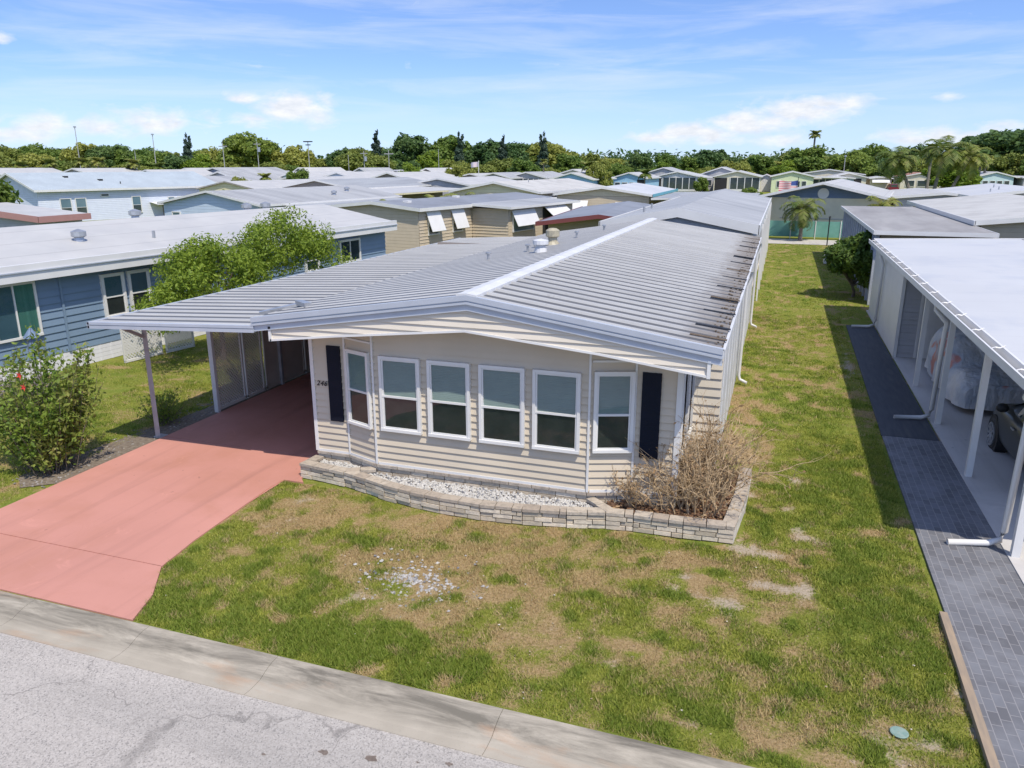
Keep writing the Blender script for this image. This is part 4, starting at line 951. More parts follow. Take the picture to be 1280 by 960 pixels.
# gray flat roofs between
o = empty('carport', (-5.2,62,0)); tag(o, 'flat pale slatted carport roof behind the white-roofed home', 'carport')
mb = MB()
for k in range(9): mb.prism([(-3.2,k*1.7,2.9),(3.2,k*1.7,2.9),(3.2,k*1.7,3.0),(-3.2,k*1.7,3.0)], (0,1.55,0))
mb.build('roof', W['r_lgrey'], o)
for px in (-3,3): 
    for py in (.3,7,14): MB().box(px-.06,py-.06,0,px+.06,py+.06,2.9).build('post', W['white'], o)
# blue gable home behind back street
o, F, Rr, Lf = home('white-roofed home with steel blue gable and round louvre, across the back street', 2.9, 66.2, 9.4, 17, 3.15, 4.25, -8, 'creamstucco', 'r_white', over=.35, band='steelblue', front_over=1.1)
P, u, n = F[0]; mb = MB(); cpt = P+u*4.35+n*.03+Vector((0,0,3.35))
mb.tube([cpt, cpt+n*.06], .42, 20); mb.build('round_louvre', W['white'], o)
mb = MB(); mb.fbox(F[0], 1.2, 8.6, 1.35, 1.42, 0, .03); mb.build('wall_trim', W['greysid'], o)
# green privacy screen fence
e = empty('privacy_fence', (-1.,64.6,0)); tag(e, 'low green fabric fence in front of the blue-gabled home', 'fence')
MB().box(0,0,.15,7.4,.03,1.35).build('fabric', MAT('green_fabric', (.12,.30,.24), (.18,.38,.32), rough=.8, scale=1.2), e)
for k in range(5): MB().box(k*1.8,-.05,0,k*1.8+.06,-.004,1.4).build('fence_post', W['white'], e)
e = empty('signpost', (3.3,59.6,0)); tag(e, 'thin dark metal post at the end of the side lawn', 'post'); MB().tube([(0,0,0),(0,0,2.0)], .045, 6).build('post_shaft', W['black'], e); MB().lathe((0,0,1.98), [(.0,0),(.08,0),(.08,.05),(.0,.09)], 8).build('post_cap', W['black'], e)
# right row, second
o, F, Rr, Lf = home('beige-roofed mobile home with stained brown carport, behind the flat-roofed house', 13.2, 38.0, 10.6, 20, 3.25, 3.8, 0, 'tan', 'r_beige', over=.3)
carport(o, -9.6, -5.32, -4, 16, 3.05, 3.05, 'r_brown')
mb = MB(); mb.box(-9.3,-3.4,0,-5.2,-3.3,2.9); mb.build('carport_end_wall', W['tan'], o)
mb = MB(); mb.box(-9.42,-3.6,0,-9.36,15.8,2.9)
for k in range(16): mb.box(-9.5,-3.6+k*1.22,0,-9.42,-3.5+k*1.22,2.92)
mb.build('screen_wall', MAT('pale_blue_grey_screen', (.45,.48,.54), (.35,.38,.44), rough=.7, scale=3), o)
vents(o, 10.6, 3.25, 3.8, [(-.8,6,0),(.6,11,0)])
o, F, Rr, Lf = home('white flat-topped mobile home farther back on the right, before the tall palms', 12.3, 71, 7.6, 14, 3.05, 3.4, 0, 'greysid', 'r_white', over=.3)
o, F, Rr, Lf = home('cool grey roofed mobile home at the far right, behind the beige-roofed one', 18.2, 67, 9.8, 17, 3.3, 3.9, 0, 'greysid', 'r_cool', over=.3)
vents(o, 9.8, 3.3, 3.9, [(-2,5,0),(-1.5,9,0),(-3,3,0)])
# left side mid distance
o, F, Rr, Lf = home('large blue-grey mobile home with shingle roof and grid windows, far left', -73.2, 58.5, 10.4, 21, 3.15, 4.75, -15, 'bluegrey', 'r_shingle', over=.4, low=0)
for a in (2.0, 3.5): win(o, Rr, a, .55, 1.15, 1.75, up='blueglass', low='darkglass')
win(o, Rr, 9.5, .55, 1.05, 1.75); 
for a in (13.7,14.9): win(o, Rr, a, 1.2, .9, .9)
win(o, Rr, 6.2, 2.35, .9, .3, 'single'); awning(o, Rr[0], 11.5, 18.5, 1.35, 1.6, 1.6); MB().fbox(Rr[0], 13, 18, 0, 1.3, 0, .02).build('porch_screen', W['taupe'], o)
vents(o, 10.4, 3.15, 4.75, [(1.5,5,2),(2.6,8,2),(3.8,9.5,0)], 'black')
o, F, Rr, Lf = home('small white-roofed home with dusty pink roof edge, at the left edge', -41.8, 30.0, 12, 3.2, 3.0, 3.5, 0, 'greysid', 'r_white', 'pinkf', over=.3, fdepth=.3)
o, F, Rr, Lf = home('pale blue gabled mobile home with streaked grey roof behind the blue house', -37.0, 44.0, 9.3, 17, 3.0, 3.85, -6, 'paleblue', 'r_lgrey', over=.25, fdepth=.12)
carport(o, 4.7, 9.0, 2.5, 16, 2.9, 2.75, 'r_grey', 'white'); win(o, F, .8, 1.6, .8, .8); vents(o, 9.3, 3.0, 3.85, [(3,10,1),(2,13,1)])
o, F, Rr, Lf = home('pale yellow gabled mobile home with bright white roof, left middle distance', -57.5, 71.5, 8.2, 20, 3.0, 3.8, -4, 'yellow', 'r_white', 'r_brown', over=.2, fdepth=.12)
carport(o, 4.1, 12, 2.5, 18, 2.95, 2.8, 'r_white', 'r_dgrey')
o, F, Rr, Lf = home('taupe gabled mobile home with grey and white roof, left of the centre', -48.8, 75.5, 10.2, 20, 3.05, 3.95, -4, 'taupe', 'r_grey', over=.25, fdepth=.14)
carport(o, 5.1, 12.5, -4, 14, 2.95, 2.75, 'r_white', 'yellow'); MB().box(5.2,-1,0,9.5,12,2.7).build('porch_wall', W['taupe'], o)
# a few more roofs in the gaps
for lab, args in [
  ('white-roofed mobile home between the taupe home and the palms', (-41.5,92,9,18,3.1,3.9,-4,'greysid','r_white')),
  ('white-topped mobile home half hidden behind the pale yellow one', (-66,95,9,18,3.1,3.8,-6,'greysid','r_white')),
  ('low pale roof home behind the blue-grey shingle house, at the left edge', (-100,86,9,18,3.3,4.1,-8,'greysid','r_white')),
  ('grey-roofed home right of the blue-grey shingle house', (-82,88,9,18,3.1,3.9,-8,'whitesid','r_lgrey')),
]: home(lab, *args, over=.25)

# far rows: (label, x, y, w, L, ze, zr, rot, wall, roof, extras)
def far(label, x, y, w, L_, ze, zr, rot, wall, roof, feats=(), fasc='white', group='homes in the far rows'):
    o, F, Rr, Lf = home(label, x, y, w, L_, ze, zr, rot, wall, roof, fasc, over=.3, group=group, fdepth=.2)
    iw = w-.6
    for ft in feats:
        if ft[0] == 'win':
            for k in range(ft[1]): win(o, F, ft[2]+k*ft[3], 1.0, ft[3]*.78, 1.3, 'single', low='darkglass', fr=.08)
        elif ft[0] == 'porch':     # dark screened porch with white posts across part of the front
            a, b, k = ft[1], ft[2], ft[3]
            MB().fbox(F[0], a, b, .7, ze-.25, .01, .03).build('porch_screen', W['darkglass'], o)
            mb = MB(); mb.fbox(F[0], a, b, .3, .7, .01, .05)
            for i in range(k+1): u_ = a+(b-a)*i/k; mb.fbox(F[0], u_-.07, u_+.07, .7, ze-.2, .03, .08)
            mb.build('porch_frame', W['white'], o)
        elif ft[0] == 'cp': carport(o, ft[1], ft[2], ft[3], ft[4], ze-.1, ze-.2, ft[5], 'white', [(ft[2] if abs(ft[2]) > abs(ft[1]) else ft[1], ft[3]+.2)])
        elif ft[0] == 'dark': MB().fbox(F[0], ft[1], ft[2], .1, ze-.3, .01, .03).build('dark_opening_panel', W['dark'], o)  # flat dark panel on the wall, painting the shade inside an opening
        elif ft[0] == 'awn': awning(o, F[0], ft[1], ft[2], 1.9, 2.5, 1.2)
    return o
far('white-roofed far home with screened porch, nearest left of the round hedge', -20.4,162,9.5,14,3.2,4.2,0,'whitesid','r_white',[('porch',1.6,8.2,5),('cp',-9.0,-4.8,0,10,'r_lgrey'),('dark',0,1.3)])
far('grey-roofed far home behind the screened porch home', -25.5,178,9,14,3.6,4.9,0,'greysid','r_lgrey',[('win',3,1,2)])
far('grey gabled far home with pale roof, behind the five-bay porch', -13.0,178,9.5,14,3.4,5.0,0,'greysid','r_lgrey',[('win',3,1,2)])
far('far home with five-bay dark screened porch left of the white shed', -9.0,166,9.6,14,3.2,4.3,0,'creamstucco','r_white',[('porch',3.2,8.9,4),('cp',-8,-4.8,0,10,'r_white'),('dark',.2,2.6)])
far('small white shed with red-brown roof between two far homes', -3.5,174,2.8,4,3.0,3.6,0,'whitesid','r_red',[])
far('pale yellow-green far home with white porch posts', 1.6,170,8.6,14,3.2,4.2,0,'greens','r_white',[('win',5,1.0,1.2),('cp',4.3,10,0,10,'r_white')])
far('steel blue far home joined to a screened porch, right of the yellow-green one', 10.5,172,6,14,2.9,3.2,0,'paleblue','r_white',[('porch',-2.2,2.4,4),('win',2,3.2,1.1)])
far('long far home with brown shingle roof behind the yellow-green one', 9.5,192,15,12,3.4,4.5,0,'creamstucco','r_brownsh')
far('white-roofed far home with dark open carport, behind the blue gable roof', 12.6,178,7.4,12,3.0,3.9,0,'creamstucco','r_white',[('dark',.6,5.9)])
far('cream far house with awning beside the red car', 19.0,180,4.6,10,2.8,3.1,0,'creamstucco','r_white',[('awn',.3,3.6)])
far('cream far house with red-brown roof behind the tall palms', 27.2,185,8.4,12,3.0,3.9,0,'creamstucco','r_red',[('win',3,1.0,2.2)])
far('dark screened porch annex with white door right of the red-roofed house', 34.4,184,5.4,10,2.7,3.1,0,'creamstucco','r_red',[('porch',.3,4.6,3)])
far('pale aqua far home with four white windows and dark porch', 41.2,187,7.6,14,3.1,4.1,8,'aqua','r_white',[('win',4,1.2,1.35),('cp',3.8,9.5,0,10,'r_white')])
far('dark grey screened porch home right of the pale aqua one', 48.2,187,4.6,10,3.0,3.2,8,'greysid','r_white',[('porch',.2,3.8,3)])
far('white-roofed grey far home at the right edge below the dark trees', 55.5,184,9,14,3.2,4.2,8,'greysid','r_white',[('win',3,1.2,2.1),('dark',1,3.2)])
far('sky blue far home with long white-framed windows', -34.8,133,8.0,14,3.1,4.2,-5,'skyblue','r_white',[('win',5,.6,1.3)])
far('grey-roofed far home with arched white porch, left of the sky blue one', -45.6,141,8.0,14,3.2,4.2,-5,'greysid','r_lgrey',[('porch',1.0,6.2,5)])
far('tan-roofed home peeking up behind the sky blue far home', -41.0,158,8,12,3.5,4.6,0,'creamstucco','r_beige')
far('blue-walled far home with white roof between two bushy hedges', -27.6,148,7.0,12,3.1,4.1,-4,'skyblue','r_white',[('win',3,.5,1.4),('dark',4.8,6.2)])
far('far home with flat white awnings left of the flagpole house', -56.0,139,7.2,12,3.1,3.9,-5,'taupe','r_white',[('awn',.3,3.0),('awn',3.3,6.4),('dark',4,6.4)])
far('grey far home right of the flagpole', -50.2,136,6.8,12,3.2,4.1,-5,'greysid','r_lgrey',[('porch',2.4,6.0,4)])
far('tall white-roofed far home behind the magenta bush', -63.6,136,5.4,10,3.8,4.9,-5,'taupe','r_white',[('win',2,2.4,1.1)])
far('row home with white roof and grey gable, third left of the magenta bush', -76.5,112,9.0,16,3.2,4.4,-6,'aqua','r_white',[('win',4,1,1.6)])
far('row home with white roof and grey gable, second left of the magenta bush', -67.0,110,9.0,16,3.2,4.4,-6,'paleblue','r_white',[('win',4,1,1.6)])
far('row home with white roof and taupe gable, nearest left of the magenta bush', -57.0,108,8.6,16,3.2,4.4,-6,'taupe','r_white',[('porch',4,7.6,3)])
far('dark-gabled row home with six-pane screen porch, left of the round bush', -84.0,103,11,16,3.0,4.5,-8,'greysid','r_lgrey',[('porch',2.2,9,6)])
far('grey and white roofed far home above the screen porch home', -98.0,119,11,16,3.6,5.0,-8,'greysid','r_lgrey')
far('broad pale roofed far home in front of the tall dark pine', -106,121,10,14,3.5,4.9,-8,'greysid','r_white')
far('small white gable beyond the round bush', -84.0,125,6,12,3.4,5.0,-8,'whitesid','r_white')
far('little white house with grey roof under the slim street lamp', -80.0,140,6,10,3.6,4.9,-8,'whitesid','r_lgrey')
far('far white roof right of the shingle house ridge', -101,106,8,12,3.6,4.7,-10,'greysid','r_white')
far('far white roof behind the middle of the shingle house', -119,108,10,12,3.8,4.9,-10,'greysid','r_white')
far('far white roof behind the left part of the shingle house', -130,100,11,12,3.8,4.9,-10,'pinkf','r_white')
far('far tan-edged roof at the left edge below the trees', -140,108,11,12,3.8,4.9,-10,'tan','r_lgrey')
far('white roofed far home behind the row homes, between the utility poles', -66,128,11,12,3.6,4.6,-6,'greysid','r_white')

# street furniture
def pole(label, x, y, h, kind):
    e = empty('utility_pole' if kind != 'lamp' else 'street_lamp', (x,y,0)); tag(e, label, 'pole' if kind != 'lamp' else 'street lamp', 'poles over the far roofs')
    r_ = .08 if kind == 'thin' else .11
    MB().tube([(0,0,0),(0,0,h)], [r_, r_*.7], 6).build('shaft', W['post'], e)
    if kind == 'cross': MB().box(-1.1,-.08,h-.9,1.1,.08,h-.7).build('crossarm', W['post'], e)
    if kind == 'trans': MB().box(-.9,-.08,h-.6,.9,.08,h-.45).build('crossarm', W['post'], e); MB().tube([(.35,0,h-2.2),(.35,0,h-1.2)], .35, 10).build('transformer', W['galv'], e)
    if kind == 'lamp':
        MB().box(-1.0,-.35,h-.1,1.0,.35,h+.12).build('lamp_head', W['black'], e); MB().box(-.6,-.1,h-.8,.6,.1,h-.6).build('crossarm', W['black'], e)
    if kind == 'dish': MB().lathe((0,0,h), [(.0,0),(.3,.0),(.3,.25),(.0,.3)], 8).build('lamp_head', W['galv'], e)
for a in [('tall thin antenna mast above the left trees',-150.4,138.8,13.4,'dish'),('short pale pole at the left, before the trees',-138.4,142.9,8.6,'thin'),('tall pale pole left of the dark pine',-134.2,144.3,11.8,'dish'),
  ('pale utility pole right of the dark pine',-119.6,149.3,10.2,'cross'),('double-topped utility pole right of the dark pine',-112.3,151.8,10.4,'trans'),('slim lamp post with dark twin head against the sky',-101.5,155.5,10.4,'lamp'),
  ('short pole left of the transformer pole',-92.9,158.0,7.6,'thin'),('utility pole carrying a grey transformer',-89.6,159.2,8.4,'trans'),('utility pole with crossarm behind the row homes',-84.5,161.3,8.6,'cross'),('thin pale pole beside the magenta bush',-73.9,164.9,8.8,'thin'),
  ('pale pole in front of the trees left of the palms',12.6,194.6,7.2,'dish')]: pole(*a)
e = empty('flagpole', (-53.6,137.5,0)); tag(e, 'flagpole with a small drooping flag over the far roofs', 'flagpole'); MB().tube([(0,0,0),(0,0,6.2)], .06, 6).build('pole_shaft', W['white'], e)
mb = MB(); v, f = sgrid(8, 5, lambda a, b: (-.05-1.5*a, .15*math.sin(a*7), 6.0-.9*b-.15*a)); mb.add(v, f); mb.build('flag', MAT('pale_flag', (.7,.55,.56), (.5,.5,.6), rough=.8, scale=2), e)
fm, t, out = nt('striped_flag'); vv = coords(t, False); sx = N(t, 'ShaderNodeSeparateXYZ'); t.links.new(vv, sx.inputs[0])
st = math_n(t, 'GREATER_THAN', math_n(t, 'FRACT', math_n(t, 'MULTIPLY', sx.outputs[2], 3.4)), .5); cl_ = mixc(t, st, (.75,.72,.72), (.62,.10,.13))
cn = math_n(t, 'MULTIPLY', math_n(t, 'GREATER_THAN', sx.outputs[0], .55), math_n(t, 'GREATER_THAN', sx.outputs[2], 2.2)); cl_ = mixc(t, cn, cl_, (.06,.09,.28)); principled(t, out, cl_, .8, .2)
e = empty('flag', (.6,137.5,0)); tag(e, 'large red and white striped flag hanging by the yellow-green far home', 'flag'); MB().tube([(1.6,0,0),(1.6,0,3.6)], .05, 6).build('pole_shaft', W['black'], e)
v, f = sgrid(14, 8, lambda a, b: (-1.3+2.9*a, .2*math.sin(a*8), 1.2+1.9*(1-b)-.25*math.sin(a*3))); MB().add(v, f).build('flag_cloth', fm, e)
e = empty('picket_fence', (25.8,157.5,0)); tag(e, 'short white picket fence below the tall palms', 'fence')
mb = MB(); mb.box(0,0,.4,3.8,.05,.5); mb.box(0,0,1.0,3.8,.05,1.1)
mb.build('rail', W['white'], e); mb = MB()
for k in range(10): mb.box(k*.41,-.06,0,k*.41+.12,-.01,1.3)
mb.build('pickets', W['white'], e)
# red car far away
e = empty('parked_car', (21.1,176,0)); tag(e, 'dark red car parked beside the cream far house', 'car')
mb = MB(); mb.prism([(-.95,0,.35),(.95,0,.35),(.98,0,1.0),(.7,0,1.1),(.62,0,1.65),(-.62,0,1.65),(-.7,0,1.1),(-.98,0,1.0)], (0,4.2,0)); mb.build('body', MAT('dark_red_paint', (.22,.02,.03), rough=.3), e)
MB().poly([(-.6,-.01,1.12),(.6,-.01,1.12),(.54,-.01,1.58),(-.54,-.01,1.58)]).build('windscreen', W['darkglass'], e)
for s in (-.85,.85):
    for y in (.7,3.4): MB().tube([(s-.1,y,.34),(s+.1,y,.34)], .34, 12).build('wheel', W['black'], e)
# yard clutter of the park
for lab, x, y in [('white air conditioner beside the tan home', -15.2, 50.5), ('pale grey air conditioner on the ground by the stained brown carport', 3.0, 48.5), ('grey air conditioner beside the blue house, behind the leafy tree', -15.9, 26.0)]:
    e = empty('air_conditioner', (x, y, 0)); tag(e, lab, 'air conditioner'); mb = MB(); mb.box(-.4,-.4,.05,.4,.4,.8); mb.build('cabinet', W['white_dirty'], e); MB().lathe((0,0,.8), [(.0,0),(.32,0),(.32,.03),(.0,.04)], 14).build('fan_grille', W['black'], e)
# ------------------------------------------------------------------ vegetation
def leaf_mesh(name, blobs, n, size, seed, aspect=.5, shell=.55, gap=.0, upbias=.3, gscale=1.2, clumps=0):
    r = np.random.default_rng(seed); B = np.array(blobs, dtype=float)
    wgt = (B[:,3]*B[:,4]+B[:,4]*B[:,5]+B[:,3]*B[:,5]); idx = r.choice(len(B), n, p=wgt/wgt.sum())
    d = r.normal(size=(n,3)); d /= np.linalg.norm(d, axis=1)[:,None]
    rad = 1-shell*r.random(n)**1.6
    rad *= r.normal(1, .09, n)
    P = B[idx,:3]+d*B[idx,3:6]*rad[:,None]
    if gap > 0:
        keep = np.array([noise.noise(Vector(p)*gscale) > -gap for p in P]); P = P[keep]; d = d[keep]; n = len(P)
    nr = d + r.normal(size=(n,3))*.75; nr[:,2] += upbias; nr /= np.linalg.norm(nr, axis=1)[:,None]
    a = r.normal(size=(n,3)); u = np.cross(nr, a); u /= np.linalg.norm(u, axis=1)[:,None]; v = np.cross(nr, u)
    s = size*r.uniform(.6, 1.3, n)[:,None]
    V = np.stack([P-u*s, P-v*s*aspect, P+u*s, P+v*s*aspect], axis=1).astype(np.float32)
    me = bpy.data.meshes.new(name); me.vertices.add(4*n); me.vertices.foreach_set('co', V.ravel()); me.loops.add(4*n); me.loops.foreach_set('vertex_index', np.arange(4*n, dtype=np.int32))
    me.polygons.add(n); me.polygons.foreach_set('loop_start', np.arange(0, 4*n, 4, dtype=np.int32)); me.polygons.foreach_set('loop_total', np.full(n, 4, dtype=np.int32)); me.update()
    return me
def lumps(cx, cy, cz, rx, ry, rz, k, fr, seed, flat=.85, bottom=-.35):
    r = random.Random(seed); out = [(cx, cy, cz, rx*.6, ry*.6, rz*.6)]
    while len(out) < k:
        a, b, c = r.gauss(0,1), r.gauss(0,1), r.gauss(0,1); q = math.sqrt(a*a+b*b+c*c); a, b, c = a/q, b/q, c/q
        if c < bottom: continue
        s = r.uniform(.7, 1.3)*fr; e = r.uniform(.62, .9)
        out.append((cx+a*rx*e, cy+b*ry*e, cz+c*rz*e, rx*s, ry*s, rz*s*flat*1.1))
    return out
def limbs(mb, base, top, r0, targets, seed):
    r = random.Random(seed); mid = [(base[0]+(top[0]-base[0])*k/3+r.uniform(-.05,.05)*(k % 3 > 0), base[1]+(top[1]-base[1])*k/3, base[2]+(top[2]-base[2])*k/3) for k in range(4)]
    mb.tube(mid, [r0, r0*.8, r0*.65, r0*.5], 7)
    for tx, ty, tz in targets:
        a = mid[2]; m_ = ((a[0]+tx)/2, (a[1]+ty)/2, (a[2]+tz)/2+.1*abs(tz-a[2])); mb.tube([a, m_, (tx,ty,tz)], [r0*.45, r0*.3, r0*.1], 5)
    return mb

# bright green tree between the houses
def near_tree(label, x, y, bl, n, size, mat, trunk_h, r0, seed, name='tree', **kw):
    e = empty(name, (x,y,0)); tag(e, label, 'tree')
    link('crown', leaf_mesh('crown', bl, n, size, seed, **kw), W[mat], e)
    mb = limbs(MB(), (0,0,0), (bl[0][0]*.5, bl[0][1]*.5, trunk_h), r0, [(b[0],b[1],b[2]) for b in bl[1:16]], seed); mb.build('trunk', W['trunk'], e, True)
    return e
bl = lumps(0,0,2.3,1.5,2.0,1.15,30,.34,3)+lumps(.3,2.9,2.85,1.3,1.9,1.35,26,.34,4)+[(.9,4.7,2.3,.8,1.,.8),(-.2,-1.9,1.7,.8,.7,.55),(-1.2,-1.0,1.6,.7,.8,.6)]
near_tree('bright green leafy tree between the blue house and the ribbed carport roof', -15.3, 18.2, bl, 42000, .056, 'lf_bright', 1.6, .09, 5, gap=.22, aspect=.42, gscale=2.2)
bl = lumps(-.1,0,1.55,1.25,1.25,1.15,28,.36,8,bottom=-.7)
near_tree('round dark glossy tree standing on the side lawn', 3.3, 36.4, bl, 12000, .13, 'lf_mango', .7, .08, 8, gap=.3, aspect=.35, gscale=1.8)
bl = lumps(0,0,3.3,2.2,2.2,1.7,22,.36,9)
near_tree('bushy tree at the left edge beside the pink-edged roof', -45.2, 33.6, bl, 5000, .2, 'lf_mango', 2, .15, 9, gap=.2)

# hibiscus bush: upright stems with sparse leaves
def stem_bush(e, n, h, spread, leafn, leafs, mat, seed, stemmat='trunk', r0=.014, up=.8, leafz=.15):
    r = random.Random(seed); st = MB(); pts = []
    for i in range(n):
        a = r.uniform(0, 6.283); q = spread*math.sqrt(r.random()); hh = h*r.uniform(.55, 1.08)*(1-.25*q/spread)
        b = (q*.35*math.cos(a), q*.35*math.sin(a), 0); path = []
        ph = r.uniform(0, 6.28)
        for k in range(6):
            t_ = k/5; path.append((b[0]+(q*math.cos(a)-b[0])*t_**1.1+.04*math.sin(5*t_+ph), b[1]+(q*math.sin(a)-b[1])*t_**1.1+.04*math.cos(4*t_+ph), hh*t_))
        st.tube(path, [r0*(1-.14*k) for k in range(6)], 4, False)
        for k in range(leafn):
            t_ = leafz+(1-leafz)*r.random(); i0 = min(4, int(t_*5)); f_ = t_*5-i0
            p = [path[i0][c]+(path[i0+1][c]-path[i0][c])*f_ for c in range(3)]; s_ = .09*(1-.4*t_)
            pts.append([p[0]+r.gauss(0,s_), p[1]+r.gauss(0,s_), p[2]+r.gauss(0,s_*.7)])
    st.build('stem', W[stemmat], e)
    if not pts: return
    me = leaf_mesh('foliage', [(0,0,0,1,1,1)], len(pts), leafs, seed); m = len(pts)
    co = np.zeros(4*m*3, dtype=np.float32); me.vertices.foreach_get('co', co); co = co.reshape(m,4,3); co += (np.array(pts)-co.mean(axis=1))[:,None,:]; me.vertices.foreach_set('co', co.ravel()); me.update()
    link('foliage', me, W[mat], e)
e = empty('flowering_bush', (-12.75,10.1,0)); tag(e, 'tall loose flowering bush with two red blooms left of the pink driveway', 'bush')
stem_bush(e, 80, 2.65, 1.2, 112, .052, 'lf_hib', 31, r0=.012)
rf = MB(); r = random.Random(5)
for (fx, fy, fz) in [(.42,-.62,2.05),(.47,-.62,1.84)]:
    for k in range(5):
        a = k*1.2566; rf.poly([(fx,fy,fz),(fx+.03*math.cos(a-.5),fy-.03,fz+.03*math.sin(a-.5)),(fx+.075*math.cos(a),fy-.045,fz+.075*math.sin(a)),(fx+.03*math.cos(a+.5),fy-.03,fz+.03*math.sin(a+.5))])
rf.build('flower', W['redfl'], e)
e = empty('small_bush', (-14.6,9.4,0)); tag(e, 'thin leafy shrub at the left edge beside the flowering bush', 'bush'); stem_bush(e, 30, 1.2, .8, 80, .035, 'lf_hib', 32)
e = empty('small_bush', (-12.75,13.0,0)); tag(e, 'low straggly shrub behind the grey carport post', 'bush'); stem_bush(e, 34, .75, .6, 45, .033, 'lf_hib', 33, r0=.01)
e = empty('small_bush', (-12.7,15.9,0)); tag(e, 'green shrub growing against the outside of the lattice', 'bush'); stem_bush(e, 30, 1.0, .6, 60, .035, 'lf_hib', 34)
e = empty('flowering_shrub', (-16.6,12.6,0)); tag(e, 'pale blossoming shrub by the blue house, behind the flowering bush', 'bush'); stem_bush(e, 30, 1.1, 1.0, 60, .04, 'lf_grey', 35)
e = empty('bird_feeder', (-17.6,14.0,0)); tag(e, 'dark teal pointed bird feeder on a pole before the blue house', 'bird feeder')
MB().tube([(0,0,0),(0,0,1.15)], .025, 6).build('feeder_pole', W['black'], e); MB().lathe((0,0,1.1), [(.0,0),(.14,0),(.12,.28),(.2,.3),(.04,.52),(.0,.56)], 10).build('feeder_house', W['steelblue'], e)

# bare twiggy bush in the planter
e = empty('bare_bush', (-1.0,12.0,.2)); tag(e, 'dense bare twiggy bush in the corner planter, almost leafless', 'bush')
r = random.Random(77); tw = MB(); tips = []
def twig(p, d, ln, rad, depth):
    k = 4; path = [p]; q = Vector(p)
    for i in range(k):
        d = (d+Vector((r.gauss(0,.16), r.gauss(0,.16), r.gauss(0,.12)))).normalized(); q = q+d*ln/k; path.append(tuple(q))
    tw.tube(path, [rad*(1-.15*i) for i in range(k+1)], 4 if depth < 2 else 3, False)
    tips.append(tuple(q))
    if depth < 3:
        for c in range(3 if depth < 2 else 2):
            a = r.randint(1, k); dd = (d*.9+Vector((r.gauss(0,.55), r.gauss(0,.55), r.gauss(.1,.4)))).normalized()
            twig(path[a], dd, ln*r.uniform(.5,.72), rad*.62, depth+1)
for i in range(190):
    a = r.uniform(0, 6.283); q = r.random()**.5
    bx, by = r.uniform(-1.15,.6), r.uniform(-.55,1.2)
    d = Vector((bx*.55+math.cos(a)*.45*q, by*.25-.12+math.sin(a)*.45*q, r.uniform(.55,1.3))).normalized()
    d = Vector((d.x*.8-.05, d.y*.8, d.z)).normalized(); twig((bx*.8, by, 0), d, r.uniform(.36,.60)*(1.5 if bx > -.2 else 1.15 if bx > -.6 else .85), r.uniform(.011,.019), 0)
tw.build('branches', W['twig'], e)
tipa = [t_ for t_ in tips if r.random() < .3]
me = leaf_mesh('dead_leaves', [(0,0,0,1,1,1)], len(tipa), .03, 3); m = len(tipa); co = np.zeros(4*m*3, dtype=np.float32); me.vertices.foreach_get('co', co); co = co.reshape(m,4,3); co += (np.array(tipa)-co.mean(axis=1))[:,None,:]; me.vertices.foreach_set('co', co.ravel()); me.update()
link('dead_leaves', me, W['lf_dead'], e)

# palms
def palm_meshes(nf, fl, droop, seed, leafl=.45, nl=16, lw=.035):
    r = random.Random(seed); mb = MB()
    for i in range(nf):
        a = i*2.39996+r.uniform(-.2,.2); el = r.uniform(-.15, 1.25) if i > nf*.3 else r.uniform(-.5,.3); L0 = fl*r.uniform(.8,1.1); pts = []; q = Vector((0,0,0)); e_ = el
        for k in range(7):
            pts.append(Vector(q)); q = q+Vector((math.cos(a)*math.cos(e_), math.sin(a)*math.cos(e_), math.sin(e_)))*L0/6; e_ -= droop/6*(1+.3*k)
        side = Vector((-math.sin(a), math.cos(a), 0))
        for k in range(nl):
            t_ = .12+.86*k/nl; i0 = min(5, int(t_*6)); p = pts[i0].lerp(pts[i0+1], t_*6-i0); tn = (pts[i0+1]-pts[i0]).normalized(); ll = leafl*math.sin(math.pi*min(1,t_*.85+.12))**.7
            for s in (-1, 1):
                d = (side*s*.85+tn*.5+Vector((0,0,-.35))).normalized(); w = tn*lw
                mb.add([p-w, p+d*ll*.6-w*.8+Vector((0,0,.01)), p+d*ll, p+d*ll*.6+w*.8, p+w], [(0,1,2,3,4)])
    return mb
def palm_proto(nf, fl, droop, seed, **k):
    mb = palm_meshes(nf, fl, droop, seed, **k); me = bpy.data.meshes.new('fronds'); me.from_pydata(mb.v, [], mb.f); me.materials.append(W['lf_palm']); me.update(); return me
PM = [palm_proto(26, 2.3, 1.5, 1, lw=.05, leafl=.6), palm_proto(30, 1.5, 1.3, 2, lw=.05, leafl=.5, nl=12), palm_proto(20, 1.1, .9, 3, lw=.09, leafl=.55, nl=7)]
def palm(label, x, y, h, pi, sc, lean=(0,0), r0=.14, group='palms of the park'):
    e = empty('palm_tree', (x,y,0)); tag(e, label, 'palm', group)
    top = (lean[0], lean[1], h); path = [(lean[0]*(k/5)**1.6, lean[1]*(k/5)**1.6, h*k/5) for k in range(6)]
    MB().tube(path, [r0*1.3, r0, r0*.9, r0*.85, r0*.8, r0*.75], 7).build('trunk', W['palmtrunk'], e)
    f = link('fronds', PM[pi], None, e); f.location = top; f.scale = (sc, sc, sc); f.rotation_euler[2] = x*1.7+y
palm('small palm with drooping fronds before the blue-gabled home', 1.55, 62.9, 2.3, 0, .95)
palm('short palm right of the blue-gabled front, behind the brown carport', 6.8, 61.5, 2.6, 0, .8)
